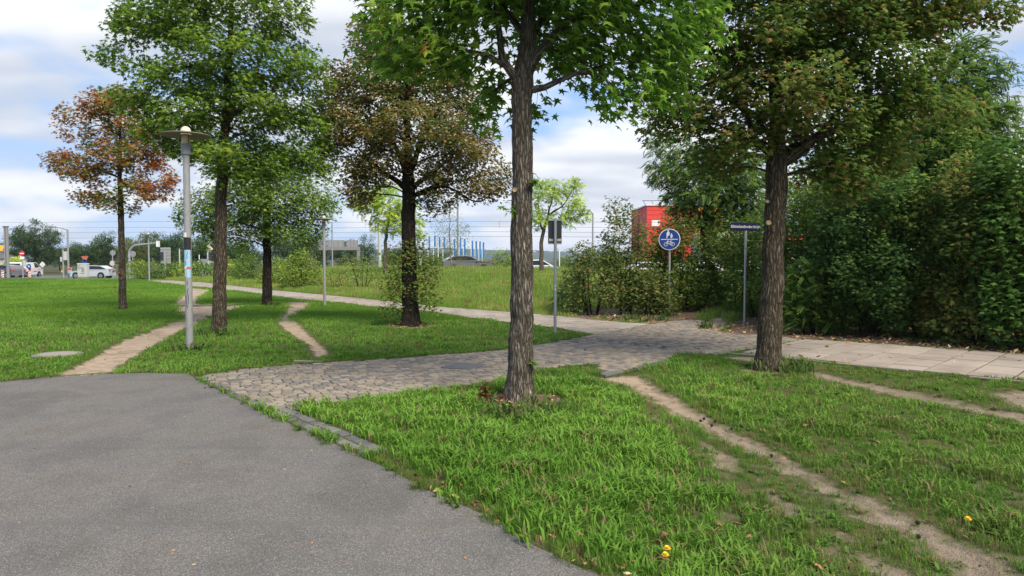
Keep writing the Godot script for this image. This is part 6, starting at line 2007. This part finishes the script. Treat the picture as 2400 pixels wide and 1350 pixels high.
		far_tree("roadside_tree", m[5], m[0], m[1], m[2], m[3], m[4], m[7], m[6], m[8], 0.5 if m[1] > 80 else 0.36, dist)

# ---------------------------------------------------------------- grass and litter
func make_grass() -> void:
	var r := RandomNumberGenerator.new()
	r.seed = 500
	var buf := {}
	for k in ["fine0", "fine1", "fine2", "broad0", "broad1", "broad2", "weed", "turf", "rough"]:
		buf[k] = PackedFloat32Array()
	var feet := [[flat(gp(1217, 938)), 0.42], [flat(gp(1800, 866)), 0.3], [flat(gp(962, 764)), 0.5], [flat(gp(514, 777)), 0.22], [flat(gp(626, 716)), 0.2], [flat(gp(288, 727)), 0.12]]
	var hue := noise(FastNoiseLite.TYPE_SIMPLEX_SMOOTH, 0.25, 3, 61)
	var small := noise(FastNoiseLite.TYPE_SIMPLEX_SMOOTH, 1.1, 2, 62)
	# near lawn, depth bands: [from, to, tufts per square metre, size]
	for band_ in [[2.6, 5.0, 520.0, 1.0], [5.0, 8.0, 470.0, 1.0], [8.0, 12.0, 340.0, 1.0], [12.0, 18.0, 170.0, 1.1]]:
		var x0: float = -0.85 * band_[1] - 2.0
		var x1: float = 0.85 * band_[1] + 2.0
		var n := int((band_[1] - band_[0]) * (x1 - x0) * band_[2])
		for i in n:
			var q := Vector2(r.randf_range(x0, x1), -r.randf_range(band_[0], band_[1]))
			if absf(q.x) > -q.y * 0.82 + 1.6:
				continue
			var z := zone_at(q)
			if z == 0 or z == 4 or (z == 1 and r.randf() > 0.03) or (z == 3 and r.randf() > 0.34) or (z == 2 and r.randf() > 0.95):
				continue
			var worn := 1.0
			if z >= 1:
				worn = 0.8 if z == 2 else 0.42
			var close := 1e9
			for f in feet:
				close = minf(close, q.distance_to(f[0]) - f[1])
			if close < -0.1:
				continue
			var h := hue.get_noise_2d(q.x, q.y)
			var s := small.get_noise_2d(q.x, q.y)
			# under the right maple the lawn is thin and weedy; in front of the sweetgum it stands long
			var right := smoothstep(0.9, 2.4, q.x + (q.y + 5.0) * 0.35)
			if right > 0.3 and small.get_noise_2d(q.x * 1.3 + 40.0, q.y * 1.3) > 0.42 and r.randf() > 0.4:
				continue
			var k := "fine%d" % (r.randi() % 3)
			var size: float = r.randf_range(0.6, 1.2) * worn * lerpf(0.82, 0.66, right) * (1.0 + 0.5 * s)
			if q.y < -9.0:
				size *= 0.72
			var what := r.randf()
			if what < lerpf(0.6, 0.2, right) + 0.25 * s and worn > 0.9:
				k = "broad%d" % (r.randi() % 3)
			elif what > lerpf(0.97, 0.80, right) - 0.1 * h:
				k = "weed"
			var c := Color(0.095, 0.205, 0.027).lerp(Color(0.172, 0.32, 0.045), clampf(0.5 + h + r.randfn() * 0.25, 0.0, 1.0))
			if k.begins_with("broad"):
				c = Color(0.112, 0.245, 0.03).lerp(Color(0.205, 0.37, 0.056), clampf(0.5 + h + r.randfn() * 0.3, 0.0, 1.0))
			elif k == "weed":
				c = Color(0.085, 0.18, 0.036) * r.randf_range(0.75, 1.4)
			c = c.lerp(Color(0.14, 0.195, 0.045), right * clampf(0.25 + 0.6 * s, 0.0, 0.6))
			if r.randf() < 0.07 + 0.10 * float(worn < 0.9):
				c = Color(0.24, 0.19, 0.09)
			var x := Basis(Vector3.UP, r.randf() * TAU) * Basis.from_scale(Vector3(1, 1, 1) * size * band_[3])
			put(buf[k], x, Vector3(q.x, 0.0, q.y), c)
	# farther lawns in larger tufts
	for band_ in [[18.0, 28.0, 42.0, 1.0], [28.0, 44.0, 24.0, 1.25], [44.0, 66.0, 13.0, 1.7]]:
		var x0: float = -0.8 * band_[1] - 3.0
		var x1: float = 0.8 * band_[1] + 3.0
		var n := int((band_[1] - band_[0]) * (x1 - x0) * band_[2])
		for i in n:
			var q := Vector2(r.randf_range(x0, x1), -r.randf_range(band_[0], band_[1]))
			if absf(q.x) > -q.y * 0.8 + 2.0:
				continue
			var beyond := q.x * 0.776 - (q.y + 21.2) * 0.632
			if zone_at(q) in [0, 1, 4]:
				continue
			var h := hue.get_noise_2d(q.x * 0.6, q.y * 0.6)
			var c := Color(0.11, 0.23, 0.027).lerp(Color(0.18, 0.325, 0.042), clampf(0.5 + h + r.randfn() * 0.2, 0.0, 1.0))
			var k := "turf"
			var size: float = band_[3] * r.randf_range(0.8, 1.2)
			if beyond > -0.1:      # the bank is left to grow
				if beyond < 0.25 and r.randf() > 0.5:
					continue
				k = "rough" if r.randf() < 0.7 else "turf"
				size *= r.randf_range(0.5, 1.0) * (0.6 if beyond < 1.0 else 0.85)
				c = Color(0.18, 0.30, 0.05).lerp(Color(0.32, 0.40, 0.09), clampf(0.4 + h * 1.2 + r.randfn() * 0.3, 0.0, 1.0))
				if r.randf() < 0.10:
					c = Color(0.27, 0.19, 0.08)
			var x := Basis(Vector3.UP, r.randf() * TAU) * Basis.from_scale(Vector3(1, 1, 1) * size)
			put(buf[k], x, Vector3(q.x, height(q.x, q.y), q.y), c)
	# long tufts round posts and trunks, weeds along the kerbs
	for f in [[gp(1160, 975), 10, 0.35], [gp(1285, 965), 14, 0.3], [gp(1220, 985), 10, 0.4], [gp(1840, 868), 26, 0.4], [gp(445, 824), 16, 0.35], [gp(500, 785), 18, 0.5], [gp(1568, 742), 14, 0.25], [gp(1670, 768), 14, 0.4], [gp(1520, 752), 16, 0.6], [gp(1450, 748), 14, 0.6], [gp(640, 716), 10, 0.4]]:
		for i in f[1]:
			var a := r.randf() * TAU
			var p: Vector3 = f[0] + Vector3(cos(a), 0, sin(a)) * f[2] * sqrt(r.randf())
			if zone_at(flat(p)) == 0:
				continue
			put(buf["broad%d" % (i % 3)] if i % 3 else buf.weed, Basis(Vector3.UP, a * 3.0) * Basis.from_scale(Vector3.ONE * r.randf_range(1.0, 1.9)), Vector3(p.x, height(p.x, p.z), p.z), Color(0.06, 0.14, 0.025).lerp(Color(0.20, 0.19, 0.08), r.randf() * 0.5))
	for line in [px([462, 888, 540, 930, 690, 1000, 850, 1075, 1000, 1152, 1180, 1238, 1400, 1350]), px([440, 872, 600, 866, 760, 853, 930, 843, 1100, 830, 1190, 822]), px([0, 896, 130, 884]), px([1850, 795, 2000, 803, 2130, 813, 2270, 823, 2400, 833]), px([1330, 860, 1400, 858]), px([1480, 812, 1560, 818, 1600, 830])]:
		for i in line.size() - 1:
			var len: float = line[i].distance_to(line[i + 1])
			for k in int(len * 22.0):
				var q: Vector2 = line[i].lerp(line[i + 1], r.randf()) + Vector2(r.randfn(), r.randfn()) * 0.05
				if patch.get_noise_2d(q.x * 6.0, q.y * 6.0) < -0.05:
					continue
				put(buf["fine%d" % (k % 3)] if k % 3 else buf.weed, Basis(Vector3.UP, r.randf() * TAU) * Basis.from_scale(Vector3.ONE * r.randf_range(0.35, 0.9)), Vector3(q.x, 0.012, q.y), Color(0.075, 0.15, 0.025).lerp(Color(0.17, 0.17, 0.05), r.randf() * 0.7))
	# moss and blades in the joints of the setts
	for i in 900:
		var q := flat(gp(r.randf_range(440, 1700), r.randf_range(776, 960)))
		if Geometry2D.is_point_in_polygon(q, cobble_poly) and patch.get_noise_2d(q.x * 3.0, q.y * 3.0) > 0.12:
			put(buf.fine1, Basis(Vector3.UP, r.randf() * TAU) * Basis.from_scale(Vector3(1.0, 0.4, 1.0) * r.randf_range(0.35, 0.8)), Vector3(q.x, 0.012, q.y), Color(0.10, 0.14, 0.03))
	var words := {"fine0": "fine grass blades of the lawns", "fine1": "fine short grass blades of the lawns", "fine2": "fine slender grass blades of the lawns", "broad0": "broad long grass blades in the near lawn", "broad1": "broad bright grass blades in the near lawn", "broad2": "broad leaning grass blades in the near lawn", "weed": "low broad leaved weeds between the grass", "turf": "short green turf of the farther lawns", "rough": "rough uncut grass on the bank beyond the walk"}
	for k in buf:
		var o := many("grass" if k != "weed" else "weeds", L[k], M.grass, buf[k], self)
		tag(o, words[k], "grass" if k != "weed" else "weeds")

func make_litter() -> void:
	var r := RandomNumberGenerator.new()
	r.seed = 600
	# brown leaves under the thicket and along the verges: past counting
	var buf := PackedFloat32Array()
	var tones := [[Color(0.22, 0.12, 0.06), 3.0], [Color(0.30, 0.19, 0.10), 2.0], [Color(0.14, 0.075, 0.04), 3.0], [Color(0.38, 0.28, 0.16), 1.0]]
	for i in 9000:
		var q := flat(gp(r.randf_range(1320, 2800), r.randf_range(724, 850)))
		var on := Geometry2D.is_point_in_polygon(q, litter_poly) or Geometry2D.is_point_in_polygon(q, verge_poly)
		if not on and (zone_at(q) != 0 or r.randf() > 0.03):
			continue
		put(buf, Basis.from_euler(Vector3(r.randfn() * 0.35, r.randf() * TAU, r.randfn() * 0.35)) * Basis.from_scale(Vector3.ONE * r.randf_range(0.05, 0.10)), Vector3(q.x, 0.024 + r.randf() * 0.02, q.y), pick(tones, r))
	for f in [[gp(1217, 945), 160, 0.55], [gp(962, 766), 200, 0.6], [gp(1130, 1196), 30, 0.3], [gp(1000, 1140), 30, 0.35], [gp(1070, 1170), 26, 0.3], [gp(1210, 1240), 22, 0.28], [gp(1300, 1290), 24, 0.25], [gp(1390, 1330), 20, 0.25]]:
		for i in f[1]:
			var a := r.randf() * TAU
			var p: Vector3 = f[0] + Vector3(cos(a), 0, sin(a)) * f[2] * sqrt(r.randf())
			if zone_at(flat(p)) == 0:
				continue
			put(buf, Basis.from_euler(Vector3(r.randfn() * 0.4, r.randf() * TAU, r.randfn() * 0.4)) * Basis.from_scale(Vector3.ONE * r.randf_range(0.03, 0.075)), Vector3(p.x, 0.016 + r.randf() * 0.02, p.z), pick(tones, r))
	for i in 70:
		var p := gp(r.randf_range(0, 1300), r.randf_range(890, 1340))
		if Geometry2D.is_point_in_polygon(flat(p), asphalt_poly):
			put(buf, Basis.from_euler(Vector3(r.randfn() * 0.2, r.randf() * TAU, r.randfn() * 0.2)) * Basis.from_scale(Vector3.ONE * r.randf_range(0.012, 0.035)), Vector3(p.x, 0.018, p.z), pick(tones, r))
	tag(many("leaf_litter", L.oval, M.litter, buf, self), "brown fallen leaves strewn under the thicket and around the trunks", "leaf litter")
	# leaves one can count on the lawns
	var spots := [[1556, 1272, "grass right of the sweetgum", 0.11], [1735, 1246, "", 0.1], [2120, 1088, "", 0.09], [1894, 1072, "", 0.1], [2250, 1010, "", 0.09], [2090, 988, "", 0.09], [2210, 992, "", 0.08], [1868, 952, "", 0.08], [2352, 1222, "", 0.12], [2136, 1092, "", 0.08], [1758, 1266, "", 0.11], [1542, 1322, "", 0.11], [2326, 1012, "", 0.08], [1840, 1084, "", 0.08], [1908, 1336, "", 0.1], [1690, 1248, "", 0.08], [2062, 1048, "", 0.09], [1970, 1140, "", 0.07], [895, 1058, "", 0.1], [940, 1000, "", 0.08], [1880, 1006, "", 0.07], [1330, 1220, "", 0.09], [1245, 1190, "", 0.09], [1410, 1164, "", 0.1], [1215, 1215, "", 0.1], [1360, 1262, "", 0.08]]
	var tan_ := mat("dry_leaf", Color(0.32, 0.17, 0.085), 0.8)
	var brown := mat("dry_leaf_brown", Color(0.24, 0.12, 0.06), 0.8)
	for i in spots.size():
		var s: Array = spots[i]
		var p := gp(s[0], s[1])
		var o := part_of("fallen_leaf", L.star if i % 2 else L.maple, tan_ if i % 3 else brown, self)
		o.transform = Transform3D(Basis.from_euler(Vector3(0.5 * sin(i * 1.7), i * 2.1, 0.45 * cos(i * 2.3))) * Basis.from_scale(Vector3.ONE * s[3] * 0.8), Vector3(p.x, 0.045, p.z))
		tag(o, "single dry brown leaf lying on the lawn", "leaf", "dry leaves on the lawns")
	# dark seed balls on the trodden soil
	var ball := MB.new()
	for i in 7:
		pass
	var prof := []
	for i in 9:
		var a := PI * i / 8.0 - PI / 2
		prof.append(Vector2(cos(a) * (1.0 + 0.12 * (i % 2)), sin(a)))
	ball.lathe(prof, 11)
	for i in 22:
		var a := i * 2.39996
		var y := 1.0 - 2.0 * (i + 0.5) / 22.0
		var d := Vector3(cos(a) * sqrt(1.0 - y * y), y, sin(a) * sqrt(1.0 - y * y))
		ball.tube(PackedVector3Array([d * 0.9, d * 1.35]), PackedFloat32Array([0.16, 0.02]), 4)
	var ball_mesh := ball.mesh()
	for s in [[1562, 994], [1588, 1008], [1586, 1015], [1627, 1040], [1653, 1055], [1642, 989], [1676, 990], [1715, 1007], [1650, 984], [1808, 1071], [1627, 1094], [1877, 1217], [1955, 1267], [2152, 1262], [2150, 1230], [1668, 1000]]:
		var p := gp(s[0], s[1])
		var o := part_of("seed_ball", ball_mesh, M.seed, self)
		o.transform = Transform3D(Basis.from_euler(Vector3(s[0], s[1], 0)) * Basis.from_scale(Vector3.ONE * 0.013), Vector3(p.x, 0.012, p.z))
		tag(o, "small dark spiky seed ball lying on the trodden soil", "seed ball", "seed balls on the trodden soil")
	# dandelions
	for s in [[1563, 1321, "yellow dandelion at the bottom edge, the upper of two together"], [1559, 1337, "yellow dandelion at the bottom edge, the lower of two together"], [2268, 1249, "single yellow dandelion in the lawn right of the worn rut"]]:
		var p := gp(s[0], s[1])
		var t := thing("dandelion", s[2], "flower", p, "dandelions")
		var mb := MB.new()
		mb.tube(PackedVector3Array([Vector3.ZERO, Vector3(0.004, 0.04, 0.004), Vector3(0.0, 0.08, 0.0)]), PackedFloat32Array([0.003, 0.0025, 0.002]), 5)
		part("stem", mb, mat("stem", Color(0.12, 0.2, 0.05), 0.7), t)
		mb = MB.new()
		for ringn in 3:
			for i in 14:
				var a := TAU * i / 14.0 + ringn * 0.2
				var o := Vector3(cos(a), 0, sin(a))
				var sd := Vector3(-o.z, 0, o.x) * 0.003
				var y := 0.08 + ringn * 0.003
				var tip: Vector3 = o * (0.021 - ringn * 0.005) + Vector3(0, y + 0.003 + ringn * 0.003, 0)
				mb.face([Vector3(0, y, 0) - sd * 0.5, Vector3(0, y, 0) + sd * 0.5, tip + sd, tip - sd])
		part("flower_head", mb, M.flower, t)

func _ready() -> void:
	# camera, sky, sun, exposure
	var cam := Camera3D.new()
	cam.name = "camera"
	cam.position = Vector3(0, EYE, 0)
	cam.rotation = Vector3(-PITCH, 0, 0)
	cam.fov = rad_to_deg(2.0 * atan(675.0 / F))
	cam.near = 0.1
	cam.far = 6000.0
	add_child(cam)
	cam.current = true
	var env := Environment.new()
	env.background_mode = Environment.BG_SKY
	var sky := Sky.new()
	var pano := PanoramaSkyMaterial.new()
	pano.panorama = ImageTexture.create_from_image(make_sky())
	sky.sky_material = pano
	env.sky = sky
	env.tonemap_mode = Environment.TONE_MAPPER_LINEAR
	env.tonemap_exposure = 1.6
	env.sdfgi_enabled = true
	env.ssao_enabled = true
	env.ssil_enabled = true
	env.fog_enabled = true
	env.fog_density = 0.00016
	env.fog_light_color = Color(0.78, 0.86, 1.0)
	var we := WorldEnvironment.new()
	we.name = "environment"
	we.environment = env
	add_child(we)
	var sun := DirectionalLight3D.new()
	sun.name = "sun"
	sun.light_energy = 1.15
	sun.light_angular_distance = 30.0
	sun.light_color = Color(1.0, 0.955, 0.88)
	sun.shadow_enabled = true
	sun.rotation_degrees = Vector3(-48, 36, 0)
	add_child(sun)
	make_materials()
	make_leaves()
	make_ground()
	make_paving()
	make_hills()
	make_far_street()
	make_trees()
	make_shrubs()
	park_lamp("near park lamp with stickers and scrawls on its grey pole", gp(445, 824), high(gp(445, 824), 296), true)
	park_lamp("second park lamp standing by the slab walk, left of the brown maple", gp(761, 718), high(gp(761, 718), 505))
	park_lamp("third park lamp far off at the end of the slab walk", gp(350, 661), high(gp(350, 661), 545))
	make_signs()
	make_litter()
	make_soil()
	make_grass()
